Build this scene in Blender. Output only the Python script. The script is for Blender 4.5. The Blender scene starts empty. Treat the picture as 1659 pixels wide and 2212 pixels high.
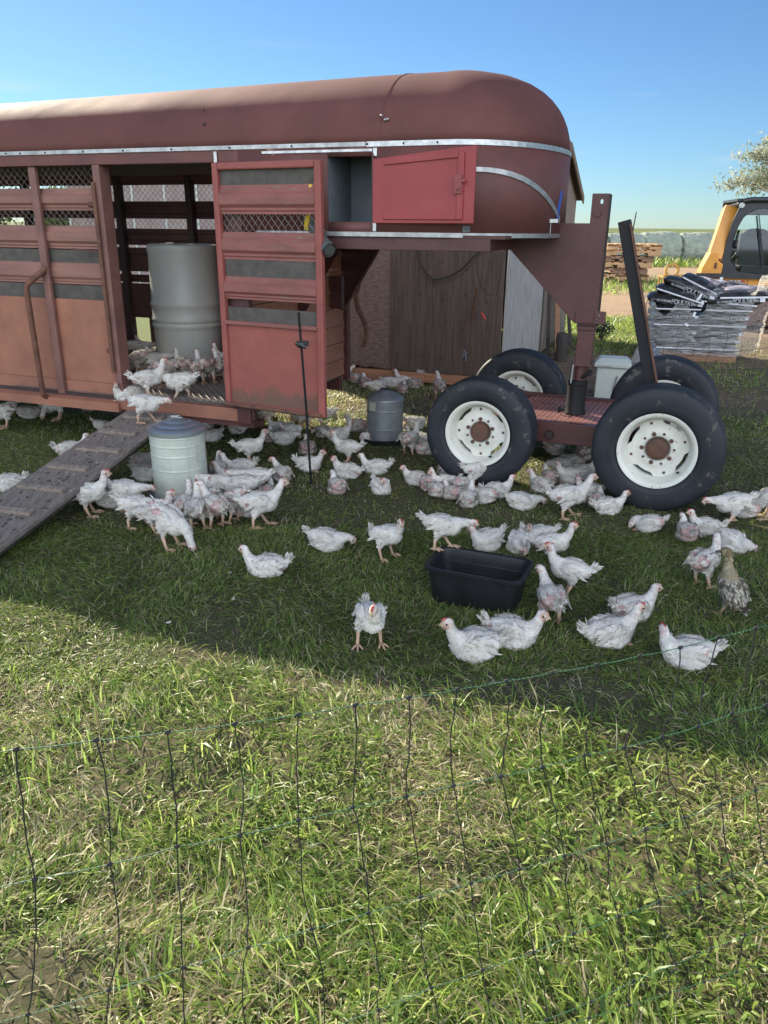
import bpy, bmesh, math, random
import numpy as np
from mathutils import Vector, Matrix, Euler
SC = bpy.context.scene
COL = SC.collection
random.seed(7); RNG = np.random.default_rng(7)
# ------------------------------------------------------------------ camera
FPX, PITCH, ROLL, CAMH = 1662., math.radians(20.3), math.radians(.6), 1.55
cd = bpy.data.cameras.new('camera'); cam = bpy.data.objects.new('camera', cd); COL.objects.link(cam)
cd.sensor_fit = 'VERTICAL'; cd.sensor_height = 24.; cd.lens = 24. * FPX / 2212.
cd.clip_start = .02; cd.clip_end = 6000
cam.location = (0, 0, CAMH)
_R = Vector((1, 0, 0)); _F = Vector((0, math.cos(PITCH), -math.sin(PITCH))); _U = Vector((0, math.sin(PITCH), math.cos(PITCH)))
R2 = math.cos(ROLL) * _R + math.sin(ROLL) * _U; U2 = -math.sin(ROLL) * _R + math.cos(ROLL) * _U
cam.matrix_world = Matrix(((R2.x, U2.x, -_F.x, 0), (R2.y, U2.y, -_F.y, 0), (R2.z, U2.z, -_F.z, CAMH), (0, 0, 0, 1)))
SC.camera = cam
# ------------------------------------------------------------------ light
SUN_V = Vector((-1.042, 1.445, 1.0))             # towards the sun, behind the trailer
sun_el = math.atan2(1.0, math.hypot(SUN_V.x, SUN_V.y)); sun_az = math.atan2(SUN_V.x, SUN_V.y)
world = bpy.data.worlds.new("World"); SC.world = world; world.use_nodes = True
wn = world.node_tree.nodes; wl = world.node_tree.links
bgn = wn['Background']; sky = wn.new('ShaderNodeTexSky'); sky.sky_type = 'NISHITA'; sky.sun_disc = False
sky.sun_elevation = sun_el; sky.sun_rotation = sun_az; sky.altitude = 800; sky.air_density = 1.0; sky.dust_density = .25; sky.ozone_density = 4
# thin wisps of cloud low over the horizon, on the sky's own directions
geo = wn.new('ShaderNodeTexCoord'); mp = wn.new('ShaderNodeMapping'); mp.inputs['Scale'].default_value = (3.2, 3.2, 26)
nz = wn.new('ShaderNodeTexNoise'); nz.inputs['Scale'].default_value = 1.6; nz.inputs['Detail'].default_value = 7
cr = wn.new('ShaderNodeValToRGB'); cr.color_ramp.elements[0].position = .60; cr.color_ramp.elements[1].position = .78
sep = wn.new('ShaderNodeSeparateXYZ'); mr = wn.new('ShaderNodeMapRange')
mr.inputs['From Min'].default_value = .22; mr.inputs['From Max'].default_value = .06; mr.inputs['To Min'].default_value = 0; mr.inputs['To Max'].default_value = .55
mul = wn.new('ShaderNodeMath'); mul.operation = 'MULTIPLY'; mix = wn.new('ShaderNodeMixRGB'); mix.inputs['Color2'].default_value = (6.3, 6.6, 7.0, 1)
wl.new(geo.outputs['Generated'], mp.inputs['Vector']); wl.new(mp.outputs[0], nz.inputs['Vector']); wl.new(nz.outputs['Fac'], cr.inputs['Fac'])
wl.new(geo.outputs['Generated'], sep.inputs[0]); wl.new(sep.outputs['Z'], mr.inputs['Value'])
wl.new(cr.outputs['Color'], mul.inputs[0]); wl.new(mr.outputs[0], mul.inputs[1]); wl.new(mul.outputs[0], mix.inputs['Fac'])
tint = wn.new('ShaderNodeMixRGB'); tint.blend_type = 'MULTIPLY'; tint.inputs['Fac'].default_value = 1; tint.inputs['Color2'].default_value = (.64, .81, .93, 1)
wl.new(sky.outputs[0], tint.inputs['Color1']); wl.new(tint.outputs[0], mix.inputs['Color1'])
# unseen bright cloud bank, added behind the camera to fill the shaded sides
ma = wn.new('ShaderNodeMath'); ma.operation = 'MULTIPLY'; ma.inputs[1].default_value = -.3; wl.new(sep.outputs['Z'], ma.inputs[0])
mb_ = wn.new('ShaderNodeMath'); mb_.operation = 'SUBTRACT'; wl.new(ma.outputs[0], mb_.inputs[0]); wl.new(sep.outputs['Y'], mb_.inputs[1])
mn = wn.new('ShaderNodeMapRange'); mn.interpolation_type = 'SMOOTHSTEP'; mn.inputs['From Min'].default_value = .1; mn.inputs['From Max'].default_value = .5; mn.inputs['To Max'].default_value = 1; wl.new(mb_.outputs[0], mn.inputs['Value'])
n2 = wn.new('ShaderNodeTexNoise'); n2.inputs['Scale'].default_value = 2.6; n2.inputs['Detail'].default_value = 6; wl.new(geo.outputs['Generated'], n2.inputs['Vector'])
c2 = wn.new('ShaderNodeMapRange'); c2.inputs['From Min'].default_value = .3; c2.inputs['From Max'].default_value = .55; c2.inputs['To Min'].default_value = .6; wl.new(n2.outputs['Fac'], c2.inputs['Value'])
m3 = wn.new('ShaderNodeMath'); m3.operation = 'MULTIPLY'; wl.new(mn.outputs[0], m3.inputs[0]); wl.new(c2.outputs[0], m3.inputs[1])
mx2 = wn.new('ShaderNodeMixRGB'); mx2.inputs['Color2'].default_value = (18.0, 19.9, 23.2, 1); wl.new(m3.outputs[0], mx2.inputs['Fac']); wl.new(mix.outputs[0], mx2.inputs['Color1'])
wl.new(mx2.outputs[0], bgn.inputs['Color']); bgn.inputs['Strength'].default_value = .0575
sl = bpy.data.lights.new('sun', 'SUN'); sl.energy = 5.0; sl.angle = math.radians(.55); sl.color = (1, .91, .73)
so = bpy.data.objects.new('sun', sl); COL.objects.link(so); so.rotation_euler = SUN_V.to_track_quat('Z', 'Y').to_euler(); so.location = (0, 0, 20)
vs = SC.view_settings; vs.view_transform = 'Standard'; vs.look = 'None'; vs.exposure = 1.25; vs.gamma = 1
SC.cycles.max_bounces = 7; SC.cycles.transparent_max_bounces = 12; SC.cycles.use_denoising = True
# ------------------------------------------------------------------ pixel -> point helpers (positions were measured in a 1659 x 2212 view)
CAM = Vector((0, 0, CAMH))
def ray(x, y): return (x - 829.5) / FPX * R2 - (y - 1106) / FPX * U2 + _F
def G(x, y, z=0.):
    d = ray(x, y); return CAM + d * ((z - CAMH) / d.z)
def GY(x, y, Y):
    d = ray(x, y); return CAM + d * (Y / d.y)
TA = math.radians(20); TU = Vector((math.cos(TA), -math.sin(TA), 0)); TN = Vector((math.sin(TA), math.cos(TA), 0)); TO = Vector((-.965, 4.961, 0))
def T(s, v, z=0.): return TO + TU * s + TN * v + Vector((0, 0, z))
# ------------------------------------------------------------------ objects
def tag(o, label=None, cat=None, group=None, kind=None):
    if label: o['label'] = label
    if cat: o['category'] = cat
    if group: o['group'] = group
    if kind: o['kind'] = kind
    return o
def empty(name, loc=(0, 0, 0), rz=0., label=None, cat=None, group=None):
    o = bpy.data.objects.new(name, None); COL.objects.link(o); o.location = loc; o.rotation_euler = (0, 0, rz); o.empty_display_size = .1
    return tag(o, label, cat, group)
class MB:
    def __init__(s): s.v = []; s.f = []; s.m = []; s.cm = 0
    def add(s, vs, fs):
        n = len(s.v); s.v += [tuple(p) for p in vs]; s.f += [tuple(i + n for i in f) for f in fs]; s.m += [s.cm] * len(fs); return s
    def box(s, x0, x1, y0, y1, z0, z1, M=None):
        vs = [Vector((x, y, z)) for x in (x0, x1) for y in (y0, y1) for z in (z0, z1)]
        if M: vs = [M @ p for p in vs]
        return s.add(vs, [(0, 1, 3, 2), (4, 6, 7, 5), (0, 4, 5, 1), (2, 3, 7, 6), (0, 2, 6, 4), (1, 5, 7, 3)])
    def bar(s, a, b, w, h, up=(0, 0, 1)):
        a = Vector(a); b = Vector(b); d = b - a; L = d.length; d.normalize(); u = Vector(up)
        x = d.cross(u)
        if x.length < 1e-4: x = d.cross(Vector((0, 1, 0)))
        x.normalize(); z = x.cross(d)
        M = Matrix(((x.x, d.x, z.x, a.x), (x.y, d.y, z.y, a.y), (x.z, d.z, z.z, a.z), (0, 0, 0, 1)))
        return s.box(-w / 2, w / 2, 0, L, -h / 2, h / 2, M)
    def tube(s, pts, r, n=10, cap=True):
        P = [Vector(p) for p in pts]; rs = r if isinstance(r, (list, tuple)) else [r] * len(P); base = len(s.v); prev = None
        for i, p in enumerate(P):
            d = (P[min(i + 1, len(P) - 1)] - P[max(i - 1, 0)]).normalized()
            if prev is None:
                x = d.cross(Vector((0, 0, 1)));
                if x.length < 1e-3: x = d.cross(Vector((0, 1, 0)))
            else: x = prev - d * prev.dot(d)
            x.normalize(); prev = x; y = d.cross(x)
            for k in range(n):
                a = 2 * math.pi * k / n; s.v.append(tuple(p + (x * math.cos(a) + y * math.sin(a)) * rs[i]))
        for i in range(len(P) - 1):
            for k in range(n):
                a = base + i * n + k; b = base + i * n + (k + 1) % n; s.f.append((a, b, b + n, a + n)); s.m.append(s.cm)
        if cap:
            s.f.append(tuple(base + k for k in range(n))[::-1]); s.f.append(tuple(base + (len(P) - 1) * n + k for k in range(n))); s.m += [s.cm] * 2
        return s
    def lathe(s, prof, n=48, M=None, a0=0., a1=2 * math.pi):
        base = len(s.v); full = abs(a1 - a0 - 2 * math.pi) < 1e-6; m = n if full else n + 1
        for (r, z) in prof:
            for k in range(m):
                a = a0 + (a1 - a0) * k / n; p = Vector((r * math.cos(a), r * math.sin(a), z)); s.v.append(tuple(M @ p if M else p))
        for i in range(len(prof) - 1):
            for k in range(n):
                a = base + i * m + k; b = base + i * m + ((k + 1) % m); s.f.append((a, b, b + m, a + m)); s.m.append(s.cm)
        return s
    def prism(s, poly, d0, d1, M=None):
        n = len(poly); vs = [Vector((p[0], d0, p[1])) for p in poly] + [Vector((p[0], d1, p[1])) for p in poly]
        if M: vs = [M @ p for p in vs]
        return s.add(vs, [tuple(range(n)), tuple(range(2 * n - 1, n - 1, -1))] + [(i, i + n, (i + 1) % n + n, (i + 1) % n) for i in range(n)])
    def ball(s, c, r, n=10, k=7, M=None):
        c = Vector(c); rr = r if isinstance(r, (tuple, list)) else (r, r, r); base = len(s.v)
        for i in range(k + 1):
            t = math.pi * i / k
            for j in range(n):
                a = 2 * math.pi * j / n; p = Vector((rr[0] * math.sin(t) * math.cos(a), rr[1] * math.sin(t) * math.sin(a), rr[2] * math.cos(t)))
                if M: p = M @ p
                s.v.append(tuple(p + c))
        for i in range(k):
            for j in range(n):
                a = base + i * n + j; b = base + i * n + (j + 1) % n; s.f.append((a, a + n, b + n, b)); s.m.append(s.cm)
        return s
    def build(s, name, mats, parent=None, smooth=False, bevel=0., label=None, fix=True):
        me = bpy.data.meshes.new(name); me.from_pydata(s.v, [], s.f)
        mats = mats if isinstance(mats, (list, tuple)) else [mats]
        for m in mats: me.materials.append(m)
        if len(mats) > 1: me.polygons.foreach_set('material_index', s.m)
        if fix:
            bm = bmesh.new(); bm.from_mesh(me); bmesh.ops.recalc_face_normals(bm, faces=bm.faces); bm.to_mesh(me); bm.free()
        if smooth:
            me.polygons.foreach_set('use_smooth', [True] * len(me.polygons))
            if smooth != 'all': 
                try: me.set_sharp_from_angle(angle=math.radians(38))
                except Exception: pass
        o = bpy.data.objects.new(name, me); COL.objects.link(o)
        if parent: o.parent = parent
        if bevel:
            b = o.modifiers.new('b', 'BEVEL'); b.width = bevel; b.segments = 2; b.limit_method = 'ANGLE'
        if label: o['label'] = label
        return o
def copy_tree(root, name=None):
    c = root.copy(); COL.objects.link(c)
    for ch in root.children:
        k = ch.copy(); COL.objects.link(k); k.parent = c
        for g in ch.children:
            h = g.copy(); COL.objects.link(h); h.parent = k
    return c
# ------------------------------------------------------------------ materials
def nt(name):
    m = bpy.data.materials.new(name); m.use_nodes = True; return m, m.node_tree.nodes, m.node_tree.links, m.node_tree.nodes['Principled BSDF']
def rgb(c): return (c[0], c[1], c[2], 1)
def surf(name, c1, c2=None, scale=6., rough=.6, metal=0., bump=.0, bscale=60., c3=None, s3=40., t3=.62, stretch=None, coat=0., lo=.35, hi=.65, rvar=.15, spec=.5):
    m, n, l, b = nt(name)
    b.inputs['Roughness'].default_value = rough; b.inputs['Metallic'].default_value = metal; b.inputs['Specular IOR Level'].default_value = spec
    tc = n.new('ShaderNodeTexCoord'); mp = n.new('ShaderNodeMapping'); l.new(tc.outputs['Object'], mp.inputs['Vector'])
    if stretch: mp.inputs['Scale'].default_value = stretch
    c2 = c2 or c1
    nz = n.new('ShaderNodeTexNoise'); nz.inputs['Scale'].default_value = scale; nz.inputs['Detail'].default_value = 8; nz.inputs['Roughness'].default_value = .62
    l.new(mp.outputs[0], nz.inputs['Vector'])
    r = n.new('ShaderNodeValToRGB'); r.color_ramp.elements[0].position = lo; r.color_ramp.elements[1].position = hi
    r.color_ramp.elements[0].color = rgb(c1); r.color_ramp.elements[1].color = rgb(c2); l.new(nz.outputs['Fac'], r.inputs['Fac'])
    out = r.outputs['Color']
    if c3:
        n3 = n.new('ShaderNodeTexNoise'); n3.inputs['Scale'].default_value = s3; n3.inputs['Detail'].default_value = 6; n3.inputs['Roughness'].default_value = .7; l.new(mp.outputs[0], n3.inputs['Vector'])
        r3 = n.new('ShaderNodeValToRGB'); r3.color_ramp.elements[0].position = t3; r3.color_ramp.elements[1].position = t3 + .06; l.new(n3.outputs['Fac'], r3.inputs['Fac'])
        mx = n.new('ShaderNodeMixRGB'); l.new(r3.outputs['Color'], mx.inputs['Fac']); l.new(out, mx.inputs['Color1']); mx.inputs['Color2'].default_value = rgb(c3); out = mx.outputs[0]
    l.new(out, b.inputs['Base Color'])
    if rvar:
        mr = n.new('ShaderNodeMapRange'); mr.inputs['To Min'].default_value = max(.02, rough - rvar); mr.inputs['To Max'].default_value = min(1, rough + rvar); l.new(nz.outputs['Fac'], mr.inputs['Value']); l.new(mr.outputs[0], b.inputs['Roughness'])
    if bump:
        nb = n.new('ShaderNodeTexNoise'); nb.inputs['Scale'].default_value = bscale; nb.inputs['Detail'].default_value = 5; l.new(mp.outputs[0], nb.inputs['Vector'])
        bp = n.new('ShaderNodeBump'); bp.inputs['Strength'].default_value = bump; bp.inputs['Distance'].default_value = .01; l.new(nb.outputs['Fac'], bp.inputs['Height']); l.new(bp.outputs[0], b.inputs['Normal'])
    if coat: b.inputs['Coat Weight'].default_value = coat
    return m
M = {}
M['roof'] = surf('faded_maroon_roof', (.155, .064, .054), (.112, .05, .044), 2.2, .75, spec=.12, bump=.22, bscale=4, c3=(.22, .13, .11), s3=90, t3=.68)
M['skin'] = surf('maroon_side_paint', (.15, .052, .041), (.108, .042, .035), 3.5, .62, bump=.05, bscale=9, c3=(.10, .045, .035), s3=14, t3=.62)
M['panel'] = surf('orange_red_panel_paint', (.34, .14, .082), (.23, .095, .06), 3., .6, bump=.06, bscale=14, c3=(.15, .08, .055), s3=22, t3=.66)
M['slat'] = surf('dusty_red_slat_paint', (.29, .135, .10), (.20, .095, .075), 5, .6, bump=.05, c3=(.25, .17, .12), s3=18, t3=.62, stretch=(.4, 1, 2))
M['doorp'] = surf('crimson_door_paint', (.32, .085, .066), (.23, .065, .052), 5, .6, bump=.06, bscale=22, c3=(.14, .075, .05), s3=14, t3=.63)
M['doors'] = surf('crimson_slat_paint', (.29, .095, .08), (.20, .075, .06), 7, .55, bump=.05, c3=(.21, .14, .10), s3=15, t3=.6, stretch=(.5, 1, 2.4))
M['hatch'] = surf('bright_pink_red_paint', (.32, .045, .045), (.26, .038, .038), 3, .5, bump=.03, c3=(.2, .06, .05), s3=20, t3=.69)
M['steel'] = surf('dark_red_steel', (.092, .030, .025), (.066, .024, .021), 5, .5, bump=.05, c3=(.09, .045, .03), s3=30, t3=.62)
M['rubber_sheet'] = surf('grey_brown_rubber_sheet', (.105, .09, .075), (.07, .062, .054), 16, .9, bump=.2, bscale=150)
M['alum'] = surf('aluminium_strip', (.46, .46, .44), (.30, .30, .29), 20, .42, metal=.8, c3=(.2, .2, .2), s3=70, t3=.7)
M['alum2'] = surf('brushed_aluminium_ends', (.56, .56, .54), (.38, .38, .37), 30, .36, metal=.85)
M['post'] = surf('dusty_brown_red_steel', (.215, .10, .078), (.14, .066, .054), 5, .6, bump=.05, c3=(.09, .055, .045), s3=26, t3=.63)
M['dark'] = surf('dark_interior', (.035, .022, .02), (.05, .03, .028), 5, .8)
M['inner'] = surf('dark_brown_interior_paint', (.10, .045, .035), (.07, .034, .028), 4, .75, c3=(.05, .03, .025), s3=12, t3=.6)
M['bulk'] = surf('grey_blue_bulkhead', (.10, .12, .13), (.16, .18, .19), 2.2, .55, c3=(.07, .08, .08), s3=9, t3=.6)
M['mesh'] = surf('galvanised_mesh_wire', (.26, .22, .19), (.17, .14, .125), 30, .6, metal=.3)
M['rust'] = surf('rusty_steel', (.17, .075, .04), (.09, .04, .028), 16, .8, bump=.2)
M['black'] = surf('black_painted_steel', (.010, .010, .012), (.018, .017, .017), 12, .55, spec=.25, c3=(.07, .05, .04), s3=40, t3=.68)
M['tyre'] = surf('weathered_black_rubber', (.012, .014, .018), (.024, .027, .032), 4, .6, bump=.08, bscale=70, c3=(.10, .092, .08), s3=9, t3=.59, spec=.4)
M['rim'] = surf('chipped_cream_rim_paint', (.72, .71, .62), (.60, .59, .50), 5, .5, bump=.04, c3=(.30, .17, .09), s3=38, t3=.62)
M['hub'] = surf('rusty_brown_hub', (.13, .055, .03), (.075, .04, .028), 14, .7, bump=.1)
M['galv'] = surf('galvanised_sheet', (.58, .60, .50), (.46, .49, .41), 9, .48, metal=.2, c3=(.60, .62, .60), s3=26, t3=.6, rvar=.08)
M['galvlid'] = surf('galvanised_lid', (.44, .47, .50), (.36, .39, .42), 9, .34, metal=.75)
M['galvold'] = surf('dull_galvanised_sheet', (.27, .29, .30), (.20, .215, .225), 15, .5, metal=.5, c3=(.38, .39, .39), s3=40, t3=.62)
M['barrel'] = surf('grey_plastic_barrel', (.50, .50, .44), (.42, .42, .38), 3, .45)
M['tub'] = surf('black_rubber_tub', (.008, .009, .011), (.014, .015, .017), 8, .5, bump=.05, c3=(.06, .058, .055), s3=16, t3=.66)
M['water'] = surf('dark_water', (.006, .007, .008), None, 1, .03, spec=.6, rvar=0)
M['wood_old'] = surf('weathered_grey_plywood', (.24, .20, .165), (.13, .105, .088), 5, .85, bump=.25, bscale=9, stretch=(14, 1., 14), c3=(.30, .27, .25), s3=7, t3=.66)
M['cleat'] = surf('worn_cleat_wood', (.30, .24, .19), (.17, .135, .11), 7, .85, bump=.2, stretch=(6, 1, 6))
M['dung'] = surf('droppings', (.05, .04, .032), (.09, .075, .06), 50, .9)
M['lime'] = surf('white_droppings', (.55, .54, .5), None, 1, .9)
M['osb'] = surf('osb_board', (.20, .135, .105), (.12, .078, .06), 34, .9, bump=.3, bscale=60, stretch=(.5, 1, 1.6), lo=.4, hi=.6)
M['ply'] = surf('dark_weathered_plywood', (.115, .08, .062), (.062, .043, .035), 4, .9, bump=.2, bscale=7, stretch=(11, 6, .7), c3=(.035, .022, .018), s3=2.8, t3=.71)
M['board'] = surf('whitewashed_boards', (.50, .47, .43), (.22, .19, .165), 5, .9, bump=.3, bscale=6, stretch=(14, 14, .8), c3=(.12, .09, .07), s3=5, t3=.62)
M['darkboard'] = surf('dark_old_boards', (.07, .055, .048), (.035, .028, .026), 6, .9, bump=.3, stretch=(9, 9, 1))
M['timber'] = surf('orange_timber', (.42, .21, .11), (.30, .15, .085), 4, .8, bump=.1, stretch=(1, 8, 8), c3=(.2, .11, .07), s3=8, t3=.66)
M['pallet'] = surf('pallet_wood', (.55, .34, .17), (.38, .22, .11), 7, .8, bump=.1, c3=(.24, .15, .09), s3=6, t3=.63)
M['pallet2'] = surf('dark_pallet_wood', (.30, .17, .10), (.2, .11, .07), 7, .8, bump=.1)
M['bag'] = surf('black_feed_bag_plastic', (.016, .016, .017), (.045, .044, .045), 9, .36, bump=.8, bscale=14, c3=(.20, .19, .185), s3=6, t3=.56)
M['bagw'] = surf('pale_feed_bag_plastic', (.42, .38, .40), (.20, .18, .2), 9, .34, bump=.5, bscale=18, c3=(.03, .03, .035), s3=7, t3=.55)
M['white'] = surf('white_print', (.78, .79, .80), (.62, .63, .66), 60, .5, rvar=.05)
M['print'] = surf('pale_print', (.55, .56, .56), (.28, .29, .29), 40, .5, rvar=.05)
M['yellow'] = surf('machine_yellow_paint', (.72, .32, .035), (.60, .25, .03), 4, .42, c3=(.22, .11, .05), s3=7, t3=.72, coat=.2)
M['yold'] = surf('old_yellow_frame_paint', (.50, .30, .06), (.35, .2, .05), 10, .6)
M['cab'] = surf('black_cab_metal', (.012, .013, .015), (.022, .023, .025), 8, .35)
M['seat'] = surf('dark_seat_vinyl', (.012, .012, .014), (.02, .02, .022), 9, .5)
M['red'] = surf('red_plastic', (.5, .03, .02), None, 3, .4)
M['yellowp'] = surf('yellow_plastic', (.75, .48, .03), None, 3, .4)
M['hose'] = surf('dusty_grey_hose_metal', (.14, .15, .14), (.08, .085, .08), 18, .6, metal=.3, bump=.1)
M['whitebox'] = surf('off_white_plastic', (.52, .54, .48), (.42, .45, .40), 5, .5)
M['grey'] = surf('grey_plastic_housing', (.27, .27, .26), (.22, .22, .21), 5, .5)
M['blue'] = surf('blue_strap', (.02, .08, .35), None, 3, .5)
M['wire'] = surf('rusty_fence_wire', (.05, .04, .034), (.08, .06, .05), 40, .7)
M['black_twine'] = surf('black_polytwine', (.012, .012, .013), (.02, .02, .02), 40, .7)
M['trunk'] = surf('tree_bark', (.06, .045, .035), (.035, .027, .022), 12, .9, bump=.3)
M['stemg'] = surf('weed_stem', (.05, .08, .02), None, 3, .8)
def solar_mat():
    m, n, l, b = nt('solar_cells'); b.inputs['Roughness'].default_value = .25
    tc = n.new('ShaderNodeTexCoord'); br = n.new('ShaderNodeTexBrick'); br.offset = 0; br.inputs['Scale'].default_value = 14; br.inputs['Color1'].default_value = rgb((.10, .11, .14)); br.inputs['Color2'].default_value = rgb((.13, .14, .17))
    br.inputs['Mortar'].default_value = rgb((.5, .5, .5)); br.inputs['Mortar Size'].default_value = .03; br.inputs['Brick Width'].default_value = .7; br.inputs['Row Height'].default_value = .9
    l.new(tc.outputs['Object'], br.inputs['Vector']); l.new(br.outputs['Color'], b.inputs['Base Color']); return m
M['solar'] = solar_mat()
def glass_mat(name, tint, alpha):
    m, n, l, b = nt(name); out = n['Material Output']
    tr = n.new('ShaderNodeBsdfTransparent'); tr.inputs[0].default_value = rgb(tint); gl = n.new('ShaderNodeBsdfGlossy'); gl.inputs['Roughness'].default_value = .04
    fr = n.new('ShaderNodeFresnel'); fr.inputs[0].default_value = 1.5; ad = n.new('ShaderNodeMath'); ad.inputs[1].default_value = alpha; l.new(fr.outputs[0], ad.inputs[0])
    mx = n.new('ShaderNodeMixShader'); l.new(ad.outputs[0], mx.inputs[0]); l.new(tr.outputs[0], mx.inputs[1]); l.new(gl.outputs[0], mx.inputs[2]); l.new(mx.outputs[0], out.inputs['Surface']); return m
M['glass'] = glass_mat('tinted_cab_glass', (.62, .78, .78), .04)
def film_mat():
    m, n, l, b = nt('stretch_wrap_film'); out = n['Material Output']
    tr = n.new('ShaderNodeBsdfTransparent'); di = n.new('ShaderNodeBsdfDiffuse'); di.inputs[0].default_value = (.75, .75, .72, 1); tl = n.new('ShaderNodeBsdfTranslucent'); tl.inputs[0].default_value = (.8, .76, .66, 1)
    gl = n.new('ShaderNodeBsdfGlossy'); gl.inputs['Roughness'].default_value = .2
    tc = n.new('ShaderNodeTexCoord'); mp = n.new('ShaderNodeMapping'); mp.inputs['Scale'].default_value = (1.2, 1.2, 14); l.new(tc.outputs['Object'], mp.inputs[0])
    nz = n.new('ShaderNodeTexNoise'); nz.inputs['Scale'].default_value = 5; nz.inputs['Detail'].default_value = 7; nz.inputs['Distortion'].default_value = .6; l.new(mp.outputs[0], nz.inputs['Vector'])
    r = n.new('ShaderNodeMapRange'); r.inputs['From Min'].default_value = .35; r.inputs['From Max'].default_value = .75; r.inputs['To Min'].default_value = .14; r.inputs['To Max'].default_value = .8; l.new(nz.outputs['Fac'], r.inputs['Value'])
    bp = n.new('ShaderNodeBump'); bp.inputs['Strength'].default_value = .8; bp.inputs['Distance'].default_value = .02; l.new(nz.outputs['Fac'], bp.inputs['Height'])
    for s in (di, tl, gl): l.new(bp.outputs[0], s.inputs['Normal'])
    m1 = n.new('ShaderNodeMixShader'); m1.inputs[0].default_value = .55; l.new(di.outputs[0], m1.inputs[1]); l.new(tl.outputs[0], m1.inputs[2])
    m2 = n.new('ShaderNodeMixShader'); m2.inputs[0].default_value = .15; l.new(m1.outputs[0], m2.inputs[1]); l.new(gl.outputs[0], m2.inputs[2])
    m3 = n.new('ShaderNodeMixShader'); l.new(r.outputs[0], m3.inputs[0]); l.new(tr.outputs[0], m3.inputs[1]); l.new(m2.outputs[0], m3.inputs[2]); l.new(m3.outputs[0], out.inputs['Surface']); return m
M['film'] = film_mat()
def attr_mat(name, rough, transl=0., bump=0., bscale=200, spec=.3, mulnoise=0.):
    m, n, l, b = nt(name); out = n['Material Output']; a = n.new('ShaderNodeAttribute'); a.attribute_name = 'col'
    b.inputs['Roughness'].default_value = rough; b.inputs['Specular IOR Level'].default_value = spec
    c = a.outputs['Color']
    if mulnoise:
        tc = n.new('ShaderNodeTexCoord'); oi = n.new('ShaderNodeObjectInfo'); va = n.new('ShaderNodeVectorMath'); l.new(tc.outputs['Object'], va.inputs[0]); l.new(oi.outputs['Random'], va.inputs[1])
        nz = n.new('ShaderNodeTexNoise'); nz.inputs['Scale'].default_value = 26; nz.inputs['Detail'].default_value = 5; l.new(va.outputs[0], nz.inputs['Vector'])
        r = n.new('ShaderNodeMapRange'); r.inputs['From Min'].default_value = .38; r.inputs['From Max'].default_value = .62; r.inputs['To Min'].default_value = 1 - mulnoise; r.inputs['To Max'].default_value = 1; l.new(nz.outputs['Fac'], r.inputs['Value'])
        mx = n.new('ShaderNodeMixRGB'); mx.blend_type = 'MULTIPLY'; mx.inputs['Fac'].default_value = 1; l.new(c, mx.inputs['Color1']); l.new(r.outputs[0], mx.inputs['Color2']); c = mx.outputs[0]
        q = n.new('ShaderNodeMapRange'); q.inputs['To Min'].default_value = .9; l.new(oi.outputs['Random'], q.inputs['Value']); m2 = n.new('ShaderNodeMixRGB'); m2.blend_type = 'MULTIPLY'; m2.inputs['Fac'].default_value = 1; l.new(c, m2.inputs['Color1']); l.new(q.outputs[0], m2.inputs['Color2']); c = m2.outputs[0]
    l.new(c, b.inputs['Base Color'])
    if bump:
        tc = n.new('ShaderNodeTexCoord'); nb = n.new('ShaderNodeTexNoise'); nb.inputs['Scale'].default_value = bscale; nb.inputs['Detail'].default_value = 3; l.new(tc.outputs['Object'], nb.inputs['Vector'])
        bp = n.new('ShaderNodeBump'); bp.inputs['Strength'].default_value = bump; bp.inputs['Distance'].default_value = .004; l.new(nb.outputs['Fac'], bp.inputs['Height']); l.new(bp.outputs[0], b.inputs['Normal'])
    if transl:
        t = n.new('ShaderNodeBsdfTranslucent'); l.new(c, t.inputs['Color']); mx = n.new('ShaderNodeMixShader'); mx.inputs[0].default_value = transl
        l.new(b.outputs[0], mx.inputs[1]); l.new(t.outputs[0], mx.inputs[2]); l.new(mx.outputs[0], out.inputs['Surface'])
    return m
M['grass'] = attr_mat('grass_blades', .42, transl=.56, spec=.5)
M['leaf'] = attr_mat('tree_leaves', .5, transl=.35)
M['bird'] = attr_mat('bird_skin_and_down', .85, bump=.7, bscale=160, mulnoise=.22)
M['feather'] = attr_mat('white_feathers', .8, transl=.15, mulnoise=.1)
def set_col(me, cols):
    ca = me.color_attributes.new('col', 'FLOAT_COLOR', 'POINT'); a = np.ones((len(me.vertices), 4), 'f4'); a[:, :3] = cols; ca.data.foreach_set('color', a.ravel())

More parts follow.
